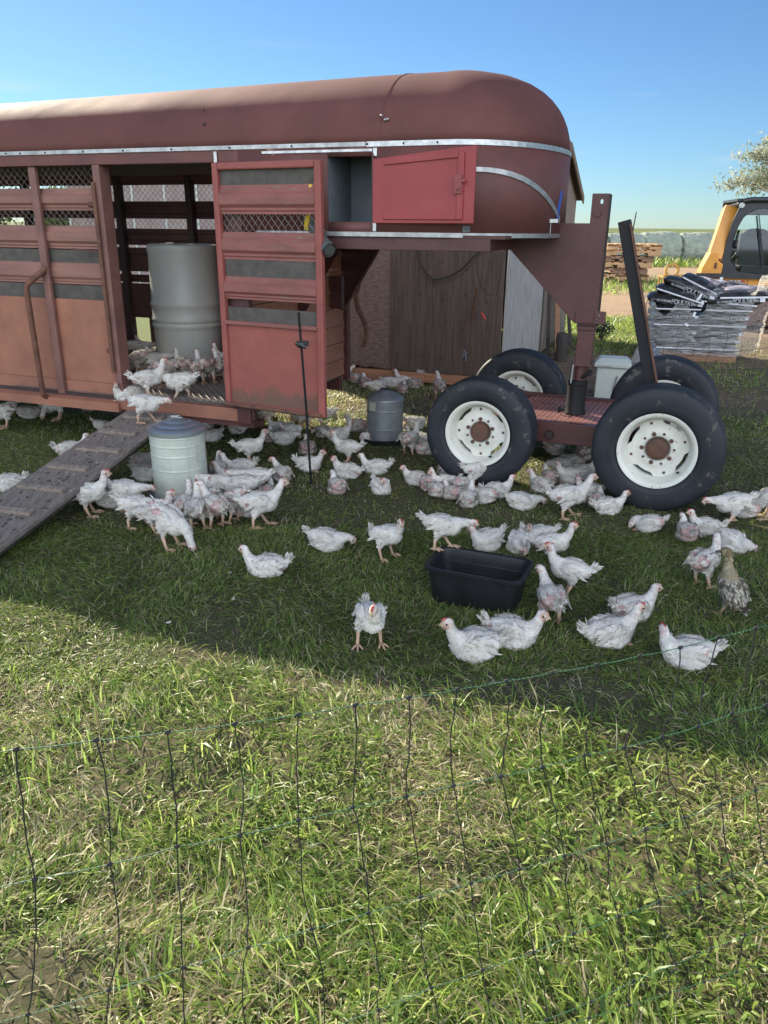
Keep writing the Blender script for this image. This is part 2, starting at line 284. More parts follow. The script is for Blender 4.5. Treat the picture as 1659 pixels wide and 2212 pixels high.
def muddy(name, c1, c2, mud, z0, z1, amp):
    """paint splashed with dried mud along its foot: the mud belongs to the panel"""
    m = surf(name, c1, c2, 4, .62, bump=.08, bscale=18, c3=(.15, .07, .05), s3=24, t3=.66); n = m.node_tree.nodes; l = m.node_tree.links; b = n['Principled BSDF']; src = b.inputs['Base Color'].links[0].from_socket
    tc = n.new('ShaderNodeTexCoord'); sp = n.new('ShaderNodeSeparateXYZ'); l.new(tc.outputs['Object'], sp.inputs[0])
    nz = n.new('ShaderNodeTexNoise'); nz.inputs['Scale'].default_value = 7; nz.inputs['Detail'].default_value = 9; nz.inputs['Roughness'].default_value = .7; l.new(tc.outputs['Object'], nz.inputs['Vector'])
    a = n.new('ShaderNodeMath'); a.operation = 'MULTIPLY_ADD'; a.inputs[1].default_value = -amp; l.new(nz.outputs['Fac'], a.inputs[0]); l.new(sp.outputs['Z'], a.inputs[2])
    r = n.new('ShaderNodeMapRange'); r.interpolation_type = 'SMOOTHSTEP'; r.inputs['From Min'].default_value = z1 - amp * .5; r.inputs['From Max'].default_value = z0 - amp * .5; r.inputs['To Min'].default_value = 0; r.inputs['To Max'].default_value = .8; l.new(a.outputs[0], r.inputs['Value'])
    mx = n.new('ShaderNodeMixRGB'); l.new(r.outputs[0], mx.inputs['Fac']); l.new(src, mx.inputs['Color1']); mx.inputs['Color2'].default_value = rgb(mud); l.new(mx.outputs[0], b.inputs['Base Color']); return m
M['door_low'] = muddy('muddy_crimson_paint', (.33, .09, .066), (.24, .068, .052), (.115, .075, .05), .52, .62, .42)
M['low_panel'] = muddy('muddy_orange_red_paint', (.34, .14, .082), (.25, .10, .062), (.16, .10, .07), .42, .52, .30)
# ================================================================== GROUND
def vnoise(x, y, s, seed):
    r = np.random.default_rng(seed); g = r.random((64, 64)); X = x * s; Y = y * s; xi = np.floor(X).astype(int); yi = np.floor(Y).astype(int); fx = X - xi; fy = Y - yi
    fx = fx * fx * (3 - 2 * fx); fy = fy * fy * (3 - 2 * fy); a = g[xi % 64, yi % 64]; b = g[(xi + 1) % 64, yi % 64]; c = g[xi % 64, (yi + 1) % 64]; d = g[(xi + 1) % 64, (yi + 1) % 64]
    return (a * (1 - fx) + b * fx) * (1 - fy) + (c * (1 - fx) + d * fx) * fy
def gheight(x, y):
    x = np.asarray(x, float); y = np.asarray(y, float)
    near = np.clip((9 - y) / 4, 0, 1)
    lit = np.clip((2.7 - y) / .5, .32, 1)
    return ((vnoise(x + 50, y + 50, 1.9, 3) - .5) * .030 + (vnoise(x + 50, y + 50, 5.5, 4) - .5) * .045 * lit + (vnoise(x + 50, y + 50, 13., 6) - .5) * .022 * lit) * near
def ground_mat():
    m, n, l, b = nt('soil_sand_and_turf'); b.inputs['Roughness'].default_value = .95; b.inputs['Specular IOR Level'].default_value = .1
    g = n.new('ShaderNodeNewGeometry'); sx = n.new('ShaderNodeSeparateXYZ'); l.new(g.outputs['Position'], sx.inputs[0])
    def noise(s, d=6, st=(1, 1, 1)):
        mp = n.new('ShaderNodeMapping'); mp.inputs['Scale'].default_value = st; l.new(g.outputs['Position'], mp.inputs[0]); z = n.new('ShaderNodeTexNoise'); z.inputs['Scale'].default_value = s; z.inputs['Detail'].default_value = d; z.inputs['Roughness'].default_value = .65; l.new(mp.outputs[0], z.inputs['Vector']); return z.outputs['Fac']
    def ramp(f, p0, c0, p1, c1):
        r = n.new('ShaderNodeValToRGB'); r.color_ramp.elements[0].position = p0; r.color_ramp.elements[1].position = p1; r.color_ramp.elements[0].color = rgb(c0); r.color_ramp.elements[1].color = rgb(c1); l.new(f, r.inputs['Fac']); return r.outputs['Color']
    def mix(f, a, c):
        x = n.new('ShaderNodeMixRGB'); l.new(f, x.inputs['Fac']); l.new(a, x.inputs['Color1']); l.new(c, x.inputs['Color2']); return x.outputs[0]
    def edge(v, a, c, wob, amt):
        ad = n.new('ShaderNodeMath'); ad.operation = 'MULTIPLY_ADD'; l.new(wob, ad.inputs[0]); ad.inputs[1].default_value = amt; l.new(v, ad.inputs[2])
        r = n.new('ShaderNodeMapRange'); r.interpolation_type = 'SMOOTHSTEP'; r.inputs['From Min'].default_value = a + amt / 2; r.inputs['From Max'].default_value = c + amt / 2; l.new(ad.outputs[0], r.inputs['Value']); return r.outputs[0]
    soil = ramp(noise(5), .35, (.06, .065, .035), .65, (.11, .09, .058))
    fine = ramp(noise(60, 4), .4, (.05, .06, .025), .62, (.14, .115, .07)); mf = n.new('ShaderNodeMixRGB'); mf.inputs['Fac'].default_value = .5; l.new(soil, mf.inputs['Color1']); l.new(fine, mf.inputs['Color2']); yard = mf.outputs[0]
    sand = ramp(noise(.8, 8, (1, 2.2, 1)), .34, (.29, .20, .13), .66, (.41, .295, .195)); sand2 = ramp(noise(9, 6), .42, (.21, .15, .10), .6, (.39, .28, .19)); ms = n.new('ShaderNodeMixRGB'); ms.inputs['Fac'].default_value = .4; l.new(sand, ms.inputs['Color1']); l.new(sand2, ms.inputs['Color2'])
    dirt = ramp(noise(7, 7), .38, (.11, .08, .06), .64, (.20, .145, .105))
    w1 = noise(.55, 4); w2 = noise(.25, 5)
    c = mix(edge(sx.outputs['Y'], 6.6, 7.6, w1, 1.5), yard, dirt)
    c = mix(edge(sx.outputs['Y'], 11.5, 13.5, w1, 2.5), c, ms.outputs[0])
    field = ramp(noise(.03, 6, (1, .4, 1)), .35, (.10, .13, .045), .65, (.16, .17, .07))
    c = mix(edge(sx.outputs['Y'], 36, 42, w2, 4), c, field)
    ax = n.new('ShaderNodeMath'); ax.operation = 'MULTIPLY'; l.new(sx.outputs['X'], ax.inputs[0]); ax.inputs[1].default_value = -1
    c = mix(edge(ax.outputs[0], 1.5, 4., w1, 3), c, field)
    l.new(c, b.inputs['Base Color'])
    bp = n.new('ShaderNodeBump'); bp.inputs['Strength'].default_value = .6; bp.inputs['Distance'].default_value = .03; l.new(noise(14, 8), bp.inputs['Height']); l.new(bp.outputs[0], b.inputs['Normal'])
    return m
M['ground'] = ground_mat()
def build_ground():
    xs = np.concatenate([[-3000, -600, -120, -30, -12], np.arange(-6, 7.01, .06), [12, 30, 60, 150, 600, 3000]])
    ys = np.concatenate([[-50, -8, -2], np.arange(0, 9.01, .06), [11, 14, 18, 24, 32, 45, 70, 120, 250, 600, 1500, 4000]])
    X, Y = np.meshgrid(xs, ys); Z = gheight(X, Y)
    far = np.clip((Y - 120) / 3000, 0, 1); Z = Z + far * 9.
    V = np.stack([X, Y, Z], -1).reshape(-1, 3); nx = len(xs); F = []
    for j in range(len(ys) - 1):
        for i in range(nx - 1): a = j * nx + i; F.append((a, a + 1, a + nx + 1, a + nx))
    me = bpy.data.meshes.new('ground'); me.from_pydata(V.tolist(), [], F); me.materials.append(M['ground']); me.polygons.foreach_set('use_smooth', [True] * len(F))
    o = bpy.data.objects.new('ground', me); COL.objects.link(o); tag(o, 'trampled yard soil running out to sandy track and green field', 'ground', kind='structure')
build_ground()
# ------------------------------------------------------------------ grass
GP = []   # chunks of (pos, length, width, azimuth, lean, colour)
def region(n, y0, y1, xa, xb, pw=1.):
    y = y0 + (y1 - y0) * RNG.random(n) ** pw; x = xa + (xb - xa) * RNG.random(n); return x, y
GREENS = np.array([(.22, .33, .06), (.33, .43, .09), (.12, .22, .045), (.42, .49, .14), (.24, .35, .07)]); STRAW = np.array([(.56, .50, .30), (.46, .40, .24), (.66, .60, .40), (.34, .27, .17)])
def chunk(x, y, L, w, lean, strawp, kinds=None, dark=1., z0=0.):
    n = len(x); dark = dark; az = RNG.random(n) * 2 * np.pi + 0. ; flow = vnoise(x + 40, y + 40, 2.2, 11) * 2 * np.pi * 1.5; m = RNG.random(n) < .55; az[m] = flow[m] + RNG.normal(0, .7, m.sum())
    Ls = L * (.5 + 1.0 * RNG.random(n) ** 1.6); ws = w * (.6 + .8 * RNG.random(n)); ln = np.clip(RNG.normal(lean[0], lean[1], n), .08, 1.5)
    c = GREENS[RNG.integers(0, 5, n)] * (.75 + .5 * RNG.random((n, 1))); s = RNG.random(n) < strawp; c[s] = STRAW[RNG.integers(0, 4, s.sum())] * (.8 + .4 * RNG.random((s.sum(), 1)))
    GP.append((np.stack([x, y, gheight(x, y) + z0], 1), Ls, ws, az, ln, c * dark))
def build_grass():
    P = np.concatenate([g[0] for g in GP]); L = np.concatenate([g[1] for g in GP]); W = np.concatenate([g[2] for g in GP]); A = np.concatenate([g[3] for g in GP]); E = np.concatenate([g[4] for g in GP]); Cc = np.concatenate([g[5] for g in GP])
    n = len(P); d = np.stack([np.cos(A), np.sin(A), np.zeros(n)], 1); s = np.stack([-np.sin(A), np.cos(A), np.zeros(n)], 1); tw = RNG.normal(0, .5, n); s = s * np.cos(tw)[:, None] + np.array([0, 0, 1.]) * np.sin(tw)[:, None]
    up = np.array([0, 0, 1.]); E2 = np.clip(E + .15 + .5 * RNG.random(n), 0, 1.75)
    d1 = d * np.sin(E)[:, None] + up * np.cos(E)[:, None]; d2 = d * np.sin(E2)[:, None] + up * np.cos(E2)[:, None]
    mid = P + d1 * (L * .5)[:, None]; tip = mid + d2 * (L * .5)[:, None]; tip[:, 2] = np.maximum(tip[:, 2], P[:, 2] + .003)
    hw = (W / 2)[:, None]; V = np.stack([P - s * hw * .8, P + s * hw * .8, mid - s * hw, mid + s * hw, tip], 1).reshape(-1, 3)
    i = (np.arange(n) * 5)[:, None]; q = np.concatenate([i, i + 1, i + 3, i + 2], 1); t = np.concatenate([i + 2, i + 3, i + 4], 1)
    loops = np.concatenate([q, t], 1).ravel(); me = bpy.data.meshes.new('grass'); me.vertices.add(n * 5); me.vertices.foreach_set('co', V.astype('f4').ravel())
    me.loops.add(n * 7); me.loops.foreach_set('vertex_index', loops.astype('i4')); me.polygons.add(n * 2)
    ls = np.stack([np.arange(n) * 7, np.arange(n) * 7 + 4], 1).ravel().astype('i4'); me.polygons.foreach_set('loop_start', ls)
    me.polygons.foreach_set('loop_total', np.tile([4, 3], n).astype('i4')); me.update(calc_edges=True); me.materials.append(M['grass'])
    set_col(me, np.repeat(Cc, 5, 0)); o = bpy.data.objects.new('grass', me); COL.objects.link(o)
    tag(o, 'short trampled green and straw coloured grass covering the yard', 'grass', kind='stuff')
def thin(x, y, f, seed, s, lo):
    k = vnoise(x + 60, y + 60, s, seed); return RNG.random(len(x)) < np.clip((k - lo) * 4, .22, 1) * f
def make_grass():
    # lit strip close to the camera
    x, y = region(74000, .85, 2.5, -1.45, 1.55); k = thin(x, y, 1, 21, 2.6, .12); x, y = x[k], y[k]; st = .20 + .34 * (vnoise(x + 9, y + 9, 2.6, 5) > .6); h = .7 + .7 * vnoise(x + 30, y + 30, 2.4, 6)
    chunk(x, y, .052 * h, .0036, (1.12, .34), st)
    x, y = region(6000, .85, 2.3, -1.4, 1.5); k = vnoise(x + 30, y + 30, 2.4, 6) > .5; x, y = x[k], y[k]; chunk(x, y, .085, .0050, (.85, .35), .06)          # longer tufts
    x, y = region(2600, .9, 2.2, .35, 1.5); k = vnoise(x + 70, y + 70, 2.0, 8) > .52; x, y = x[k], y[k]; chunk(x, y, .03, .010, (.9, .3), 0, dark=.95, z0=.018)   # small broad leaves
    # chicken yard; its shade is partly put into darker blade colours
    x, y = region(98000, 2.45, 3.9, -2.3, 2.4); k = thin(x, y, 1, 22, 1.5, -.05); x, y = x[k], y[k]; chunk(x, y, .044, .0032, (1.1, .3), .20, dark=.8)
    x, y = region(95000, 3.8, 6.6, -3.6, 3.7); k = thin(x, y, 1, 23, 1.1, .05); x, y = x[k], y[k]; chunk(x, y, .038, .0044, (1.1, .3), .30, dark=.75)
    x, y = region(26000, 6.2, 8.2, -1.8, 1.2); k = thin(x, y, 1, 24, 1.3, .25); x, y = x[k], y[k]; chunk(x, y, .055, .0055, (.9, .4), .55)
    x, y = region(26000, 6.0, 11.5, 2.6, 7.); k = thin(x, y, 1, 25, .7, .36); x, y = x[k], y[k]; chunk(x, y, .06, .008, (.9, .4), .2)
    x, y = region(22000, 10.2, 14.8, 1.6, 4.6); k = thin(x, y, 1, 26, .5, .25); x, y = x[k], y[k]; chunk(x, y, .10, .012, (.8, .4), .12)
    x, y = region(9000, 20., 25., 3.5, 13.); k = thin(x, y, 1, 27, .3, .35); x, y = x[k], y[k]; chunk(x, y, .28, .022, (.6, .35), .15)
    x, y = region(6000, 36., 39.6, 8, 28.); chunk(x, y, .4, .05, (.5, .3), .2)
    # the same sward carried on to both sides, a little coarser
    for xa, xb in ((-5.5, -1.42), (1.5, 5.5)):
        x, y = region(26000, .2, 2.7, xa, xb); st = .12 + .34 * (vnoise(x + 9, y + 9, 2.0, 5) > .66); h = .7 + .7 * vnoise(x + 30, y + 30, 2.4, 6); chunk(x, y, .06 * h, .006, (1.12, .34), st)
    for xa, xb in ((-6.5, -2.28), (2.38, 6.5)):
        x, y = region(16000, 2.5, 4.6, xa, xb); chunk(x, y, .05, .0065, (1.1, .3), .22, dark=.8)  # shaded zone carried on: blade colour darkened as in the yard
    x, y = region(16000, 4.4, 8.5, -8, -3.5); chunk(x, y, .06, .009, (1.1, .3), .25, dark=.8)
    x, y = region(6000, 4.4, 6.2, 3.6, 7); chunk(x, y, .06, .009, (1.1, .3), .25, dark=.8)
    x, y = region(9000, -.6, .86, -2.2, 2.2); chunk(x, y, .06, .006, (1.1, .3), .15)
    build_grass()
make_grass()
# ================================================================== STOCK TRAILER   (local x along the body, y across it, z up)
TR = empty('stock_trailer', TO, -TA, 'long faded red stock trailer with rounded nose, its side door swung open', 'livestock trailer')
W = 1.6; NX = 1.35; NA = .535
def plan(t, s0=-5.2):
    """path round the body: t 0..1 near side, 1..2 nose, 2..3 far side"""
    if t <= 1: return Vector((s0 + (NX - s0) * t, 0, 0))
    if t >= 2: return Vector((NX - (NX - s0) * (t - 2), W, 0))
    a = -math.pi / 2 + math.pi * (t - 1); return Vector((NX + NA * math.cos(a), W / 2 + W / 2 * math.sin(a), 0))
def strip_path(s_from, s_to_t, n=40):
    t0 = (s_from + 5.2) / (NX + 5.2); return [plan(t0 + (s_to_t - t0) * i / n) for i in range(n + 1)]
def band(mb, ts, z0, z1, off=0., thick=0.):
    """vertical band of the skin following the plan between the path values ts"""
    P = []
    for i, t in enumerate(ts):
        p = plan(t); q = plan(min(t + .002, 3)); r = plan(max(t - .002, 0)); d = (q - r).normalized(); nrm = Vector((d.y, -d.x, 0)); P.append((p + nrm * off, nrm))
    vs = []; fs = []
    for p, nn in P:
        vs += [(p.x, p.y, z0), (p.x, p.y, z1)]
        if thick: o = p + nn * thick; vs += [(o.x, o.y, z0), (o.x, o.y, z1)]
    k = 4 if thick else 2
    for i in range(len(P) - 1):
        a = i * k; b = a + k
        if thick: fs += [(a + 2, b + 2, b + 3, a + 3), (a, a + 1, b + 1, b), (a + 1, a + 3, b + 3, b + 1), (a, b, b + 2, a + 2)]
        else: fs.append((a, b, b + 1, a + 1))
    if thick: e = (len(P) - 1) * k; fs += [(0, 2, 3, 1), (e, e + 1, e + 3, e + 2)]
    mb.add(vs, fs)
tt = lambda s: (s + 5.2) / (NX + 5.2)
ARC = [1 + i / 36 for i in range(37)]
# roof shell; the crown rises a little towards the nose cap
def hh(x): return .375 + .052 * max(0., min(1., (x + 2.4) / 3.3))
def roof():
    ts = [0, .12, .25, .38, .5, .62, .72, .8, .86, .91, .95, .98] + ARC + [3 - a for a in (.98, .9, .75, .5, .25, 0)]
    rho = [1, .995, .985, .965, .935, .9, .85, .79, .71, .6, .46, .3, .14, 0]
    vs = []; fs = []; rnd = random.Random(4)
    for i, t in enumerate(ts):
        p = plan(t); ax = Vector((min(p.x, NX - .25) if p.x > NX - .25 else p.x, W / 2, 0))
        if 1 <= t <= 2: ax = Vector((NX - .25 * 1, W / 2, 0))
        if t < 1: ax = Vector((min(p.x, NX - .25), W / 2, 0))
        if t > 2: ax = Vector((min(p.x, NX - .25), W / 2, 0))
        for j, r in enumerate(rho):
            q = ax + (p - ax) * r; nosef = 1. if 1 <= t <= 2 else 0.
            e = 2.5 + .9 * nosef * math.sin(math.pi * (t - 1)) if nosef else 2.5; z = 1.985 + hh(q.x) * (max(0, 1 - r ** e)) ** (1 / 2.0)
            vs.append((q.x, q.y, z))
    m = len(rho)
    for i in range(len(ts) - 1):
        for j in range(m - 1): a = i * m + j; fs.append((a, a + m, a + m + 1, a + 1))
    mb = MB(); mb.add(vs, fs)
    o = mb.build('roof', M['roof'], TR, smooth='all'); s = o.modifiers.new('s', 'SOLIDIFY'); s.thickness = .006; s.offset = -1
    # end wall of the roof at the rear
    e = MB(); e.prism([(W / 2 + (v - W / 2), z) for v, z in [(0, 1.985), (.1, 2.2), (.3, 2.28), (.8, 2.35), (1.3, 2.28), (1.5, 2.2), (1.6, 1.985)]], -5.2, -5.19, Matrix(((0, 1, 0, 0), (1, 0, 0, 0), (0, 0, 1, 0), (0, 0, 0, 1)))); e.build('rear_roof_end', M['roof'], TR)
    sm = MB()   # raised seam where the front cap starts
    pts = []
    for r in rho: pts.append((NX - .37, W / 2 - W / 2 * r, 1.985 + hh(NX - .37) * math.sqrt(max(0, 1 - r ** 2.5)) + .001))
    pts += [(NX - .37, W - y, z) for (_, y, z) in pts[::-1]]
    sm.tube(pts, .002, 6); sm.build('roof_seam', M['roof'], TR, smooth=True)
    for q, (s_, y_, z_) in enumerate([(.985, .012, 2.115), (1.005, .013, 2.095), (1.02, .012, 2.097), (-.15, .06, 2.19), (-.13, .022, 2.11)]):
        d = MB(); d.ball((s_, y_ - .004, z_), (.008, .006, .008)); d.build('rivet', M['alum'] if q < 3 else M['dark'], TR, smooth=True)
roof()
# skin of the neck, with the hatch opening
sk = MB()
TH = .004
band(sk, [tt(.1), tt(.67)], 1.515, 1.985); band(sk, [tt(.67), tt(.944)], 1.515, 1.577); band(sk, [tt(.67), tt(.944)], 1.917, 1.985)
band(sk, [tt(.944), tt(1.15)] + ARC + [2.05, 3 - tt(.1)], 1.515, 1.985)
o = sk.build('nose_skin', M['skin'], TR, smooth='all'); s = o.modifiers.new('s', 'SOLIDIFY'); s.thickness = .006; s.offset = 1
b = MB(); b.box(.12, 1.6, .34, .36, 1.50, 1.98); b.box(.66, .67, .01, .34, 1.52, 1.98); b.box(.80, 1.5, .012, .03, 1.53, 1.56); b.box(.805, .83, .32, .338, 1.55, 1.98)
b.build('bulkhead', M['bulk'], TR)
b = MB(); b.box(.1, 1.7, .01, 1.59, 1.495, 1.513); b.build('neck_floor', M['inner'], TR)
# header, belt rail and aluminium trim
b = MB(); b.box(-5.2, .1, .0, .05, 1.90, 1.985); b.box(-5.2, .1, W - .05, W, 1.90, 1.985); b.build('header_rail', M['skin'], TR, bevel=.004)
tr = MB(); band(tr, [tt(-5.2), tt(-3), tt(-1), tt(.9)], 1.966, 1.988, .003, .006); tr.build('trim_strip', M['alum'], TR)
tr = MB(); band(tr, [tt(.905), tt(1.2)] + ARC + [2.5], 1.963, 1.989, .004, .006); tr.build('trim_strip', M['alum2'], TR)
tr = MB(); band(tr, [tt(.2), tt(.9), tt(1.2)] + ARC[:19], 1.501, 1.525, .003, .006); tr.build('trim_strip', M['alum'], TR)
tr = MB(); band(tr, [tt(.26), tt(.94)], 1.940, 1.953, .003, .008); tr.build('trim_strip', M['alum2'], TR)
for s_, z0, z1, w in [(-.06, 1.90, 1.958, .02), (.945, 1.917, 1.956, .022), (.945, 1.529, 1.578, .02)]:
    tr = MB(); tr.box(s_, s_ + w, -.011, -.003, z0, z1); tr.build('corner_strip', M['alum2'], TR)
scr = MB()
for s_ in (-1.62, -1.5, -1.3, -1.0, -.7, -.35, .05, .45, .91, 1.12, 1.31): scr.ball((s_, -.0105, 1.976), (.006, .003, .006), 8, 5)
scr.build('strip_screw', M['black'], TR, smooth=True)
# curved moulding on the nose
cm = []; ts = [tt(1.0), tt(1.2), 1.0] + [1 + k * .034 for k in range(1, 14)]
mv = MB(); vs = []; fs = []
for i, t in enumerate(ts):
    p = plan(t); d = (plan(t + .004) - plan(max(0, t - .004))).normalized(); nn = Vector((d.y, -d.x, 0)); a = max(0, (t - 1) / .45)
    z = 1.845 - .245 * (max(0, (t - 1.1) / .34) ** 2.2)
    dz = 1.0 if a < .6 else 1 - (a - .6) * .7
    for off in (.002, .014):
        for zz in (-.009, .009): q = p + nn * off; vs.append((q.x - (0 if a < .6 else .0), q.y, z + zz * (1 + a)))
for i in range(len(ts) - 1):
    a = i * 4; fs += [(a, a + 1, a + 5, a + 4), (a + 1, a + 3, a + 7, a + 5), (a + 3, a + 2, a + 6, a + 7), (a + 2, a, a + 4, a + 6)]
mv.add(vs, fs); mv.build('curved_moulding', M['alum'], TR, smooth=True)
b = MB(); b.box(1.835, 1.86, .52, .53, 1.50, 1.60); b.box(1.85, 1.9, .505, .52, 1.585, 1.605); b.build('corner_strip', M['alum2'], TR)
b = MB(); b.bar(plan(1.44) + Vector((.012, 0, 1.76)), plan(1.42) + Vector((.012, -.0, 1.60)), .012, .006); b.build('blue_strap', M['blue'], TR)
# neck beams
b = MB(); b.box(.1, 1.62, .012, .07, 1.43, 1.497); b.box(.1, 1.62, W - .07, W - .012, 1.43, 1.497)
for s_ in (.3, .7, 1.1, 1.5): b.box(s_, s_ + .05, .07, W - .07, 1.44, 1.49)
b.build('neck_beam', M['steel'], TR, bevel=.003)
NV = .80
b = MB(); b.prism([(1.57, 1.495), (1.86, 1.495), (1.86, 1.585), (2.06, 1.585), (2.06, 1.0), (2.02, 1.0), (1.60, 1.42), (1.57, 1.43)], NV - .09, NV - .08)
b.prism([(1.57, 1.495), (1.86, 1.495), (1.86, 1.585), (2.06, 1.585), (2.06, 1.0), (2.02, 1.0), (1.60, 1.42), (1.57, 1.43)], NV + .08, NV + .09)
b.box(1.86, 2.06, NV - .08, NV + .08, 1.575, 1.583); b.bar((1.60, NV, 1.42), (2.03, NV, .998), .158, .008, (1, 0, 1)); b.box(1.5, 1.6, .07, W - .07, 1.431, 1.494)
b.build('neck_plate', M['steel'], TR, bevel=.002)
def upright():
    # front channel with a bolt hole
    b = MB(); x0, x1, y = 2.06, 2.155, NV - .085
    hc = (2.118, 1.706); n = 20; R = .011
    out = [(x0, .80), (x1, .80), (x1, 1.75), (x0, 1.75)]
    ring = [(hc[0] + R * .8 * math.cos(2 * math.pi * k / n), hc[1] + R * 1.25 * math.sin(2 * math.pi * k / n)) for k in range(n)]
    for yy in (NV - .085, NV + .085):
        bm = [(p[0], yy, p[1]) for p in [(x0, 1.66), (x1, 1.66), (x1, 1.75), (x0, 1.75)]]
        vs = bm + [(p[0], yy, p[1]) for p in ring]; fs = []
        # bridge: assign each ring vertex to nearest corner
        cor = [0, 1, 2, 3]
        def cidx(k):
            a = (2 * math.pi * k / n) % (2 * math.pi); return [2, 3, 0, 1][int(a // (math.pi / 2))]
        for k in range(n):
            k2 = (k + 1) % n; c1 = cidx(k); c2 = cidx(k2) if k2 else cidx(0)
            fs.append((4 + k, 4 + k2, c1)) if c1 == c2 else fs.append((4 + k, 4 + k2, c2, c1))
        if yy < NV: b.add(vs, fs)
        b.add([(x0, yy, .99), (x1, yy, .99), (x1, yy, 1.66), (x0, yy, 1.66)], [(0, 1, 2, 3)])
    b.add([(x1, NV - .085, .99), (x1, NV + .085, .99), (x1, NV + .085, 1.75), (x1, NV - .085, 1.75)], [(0, 1, 2, 3)])
    o = b.build('front_channel', M['steel'], TR); s = o.modifiers.new('s', 'SOLIDIFY'); s.thickness = .008; s.offset = 0
    b = MB(); b.box(x1 - .003, x1 + .006, NV - .06, NV + .06, 1.0, 1.745); b.build('cover_strip', M['black'], TR)
    b = MB(); b.box(2.045, 2.145, NV - .06, NV + .06, .73, 1.0); b.box(2.035, 2.155, NV - .07, NV + .07, .728, .745); b.box(2.04, 2.15, NV - .07, NV + .07, .955, .985); b.build('leg_tube', M['steel'], TR, bevel=.004)
    b = MB(); b.box(2.025, 2.20, NV - .10, NV - .088, 1.0, 1.075); b.box(2.14, 2.212, NV - .106, NV - .096, .997, 1.078); b.build('clamp_plate', M['steel'], TR, bevel=.008)
    b = MB(); b.tube([(2.165, NV - .112, 1.06), (2.18, NV - .115, 1.045), (2.16, NV - .112, 1.03), (2.185, NV - .115, 1.02), (2.15, NV - .112, 1.005)], .0018, 5); b.build('pin_clip', M['alum'], TR)
    b = MB(); b.tube([(2.10, NV - .09, 1.64), (2.10, NV - .102, 1.64)], .02, 14); b.build('bolt', M['steel'], TR, smooth=True)
    b = MB(); b.tube([(2.085, NV, .6), (2.085, NV, .74)], .045, 20); b.build('inner_tube', M['steel'], TR, smooth=True)
    b = MB(); b.lathe([(0, .415), (.07, .415), (.066, .43), (.062, .44), (.062, .60), (.066, .605), (.066, .63), (.055, .635), (.0, .635)], 28, Matrix.Translation((2.07, NV, 0))); b.build('coupler', M['black'], TR, smooth=True)
    b = MB(); b.tube([(2.10, NV - .05, .655), (2.125, NV - .06, .68), (2.145, NV - .06, .69)], .012, 8); b.tube([(2.14, NV - .06, .672), (2.15, NV - .06, .712)], .014, 8); b.tube([(2.012, NV - .06, .44), (1.97, NV - .06, .44)], .012, 8); b.tube([(1.975, NV - .06, .42), (1.975, NV - .06, .46)], .012, 8); b.build('coupler_pin', M['black'], TR, smooth=True)
    b = MB(); b.tube([(2.04, NV - .075, .74), (2.035, NV - .078, .62)], .006, 8); b.build('lock_rod', M['alum'], TR, smooth=True)
upright()
# lower body
b = MB(); b.box(-5.2, .1, .03, W - .03, .395, .42); b.build('floor_pan', M['dark'], TR)
def expanded(mb, x0, x1, z0, z1, yf, dx=.05, dz=.025, r=.0016, M4=None):
    """diamond mesh in a rectangle, as flat zigzag wires"""
    def P(x, z): p = Vector((x, yf, z)); return M4 @ p if M4 else p
    nz_ = max(1, round((z1 - z0) / dz)); dz = (z1 - z0) / nz_; nx_ = max(1, round((x1 - x0) / dx)); dx = (x1 - x0) / nx_
    for sgn in (0, 1):
        for i in range(-nz_, nx_ * 1 + nz_):
            pass
    pts = []
    k = dz / (dx)   # slope
    n = int((x1 - x0) / dx) + nz_ + 2
    for sg in (1, -1):
        for i in range(-nz_ - 1, nx_ + nz_ + 2):
            xa = x0 + i * dx; # line passes (xa, z0) with slope sg*dz/(dx/1)
            a0, a1 = xa, xa + sg * (z1 - z0) / (dz * 2 / dx)
            za, zb = z0, z1
            lo, hi = (a0, a1)
            # clip
            t0, t1 = 0., 1.
            dxl = hi - lo
            for lim, s_ in ((x0, 1), (x1, -1)):
                va = (lo - lim) * s_; vb = (hi - lim) * s_
                if va < 0 and vb < 0: t0, t1 = 1, 0; break
                if va < 0: t0 = max(t0, va / (va - vb))
                elif vb < 0: t1 = min(t1, va / (va - vb))
            if t1 - t0 < .02: continue
            A = (lo + dxl * t0, za + (zb - za) * t0); B = (lo + dxl * t1, za + (zb - za) * t1)
            mb.tube([P(*A), P(*B)], r, 4, cap=False)
def expanded_floor(mb, x0, x1, y0, y1, z, dx, dy, r):
    M4 = Matrix(((1, 0, 0, 0), (0, 0, 1, 0), (0, 1, 0, z), (0, 0, 0, 1))); expanded(mb, x0, x1, y0, y1, 0, dx, dy, r, M4)
b = MB(); expanded_floor(b, -1.9, .09, .02, 1.5, .432, .055, .03, .0032); b.build('floor_mesh', M['mesh'], TR)
b = MB(); b.box(-.95, .1, -.005, .06, .34, .425); b.build('door_sill', M['panel'], TR, bevel=.004)
b = MB(); b.box(-.0, .1, -.012, .07, .33, .455); b.box(-.06, .1, .0, .06, .46, 1.9); b.build('door_post', M['steel'], TR, bevel=.004)
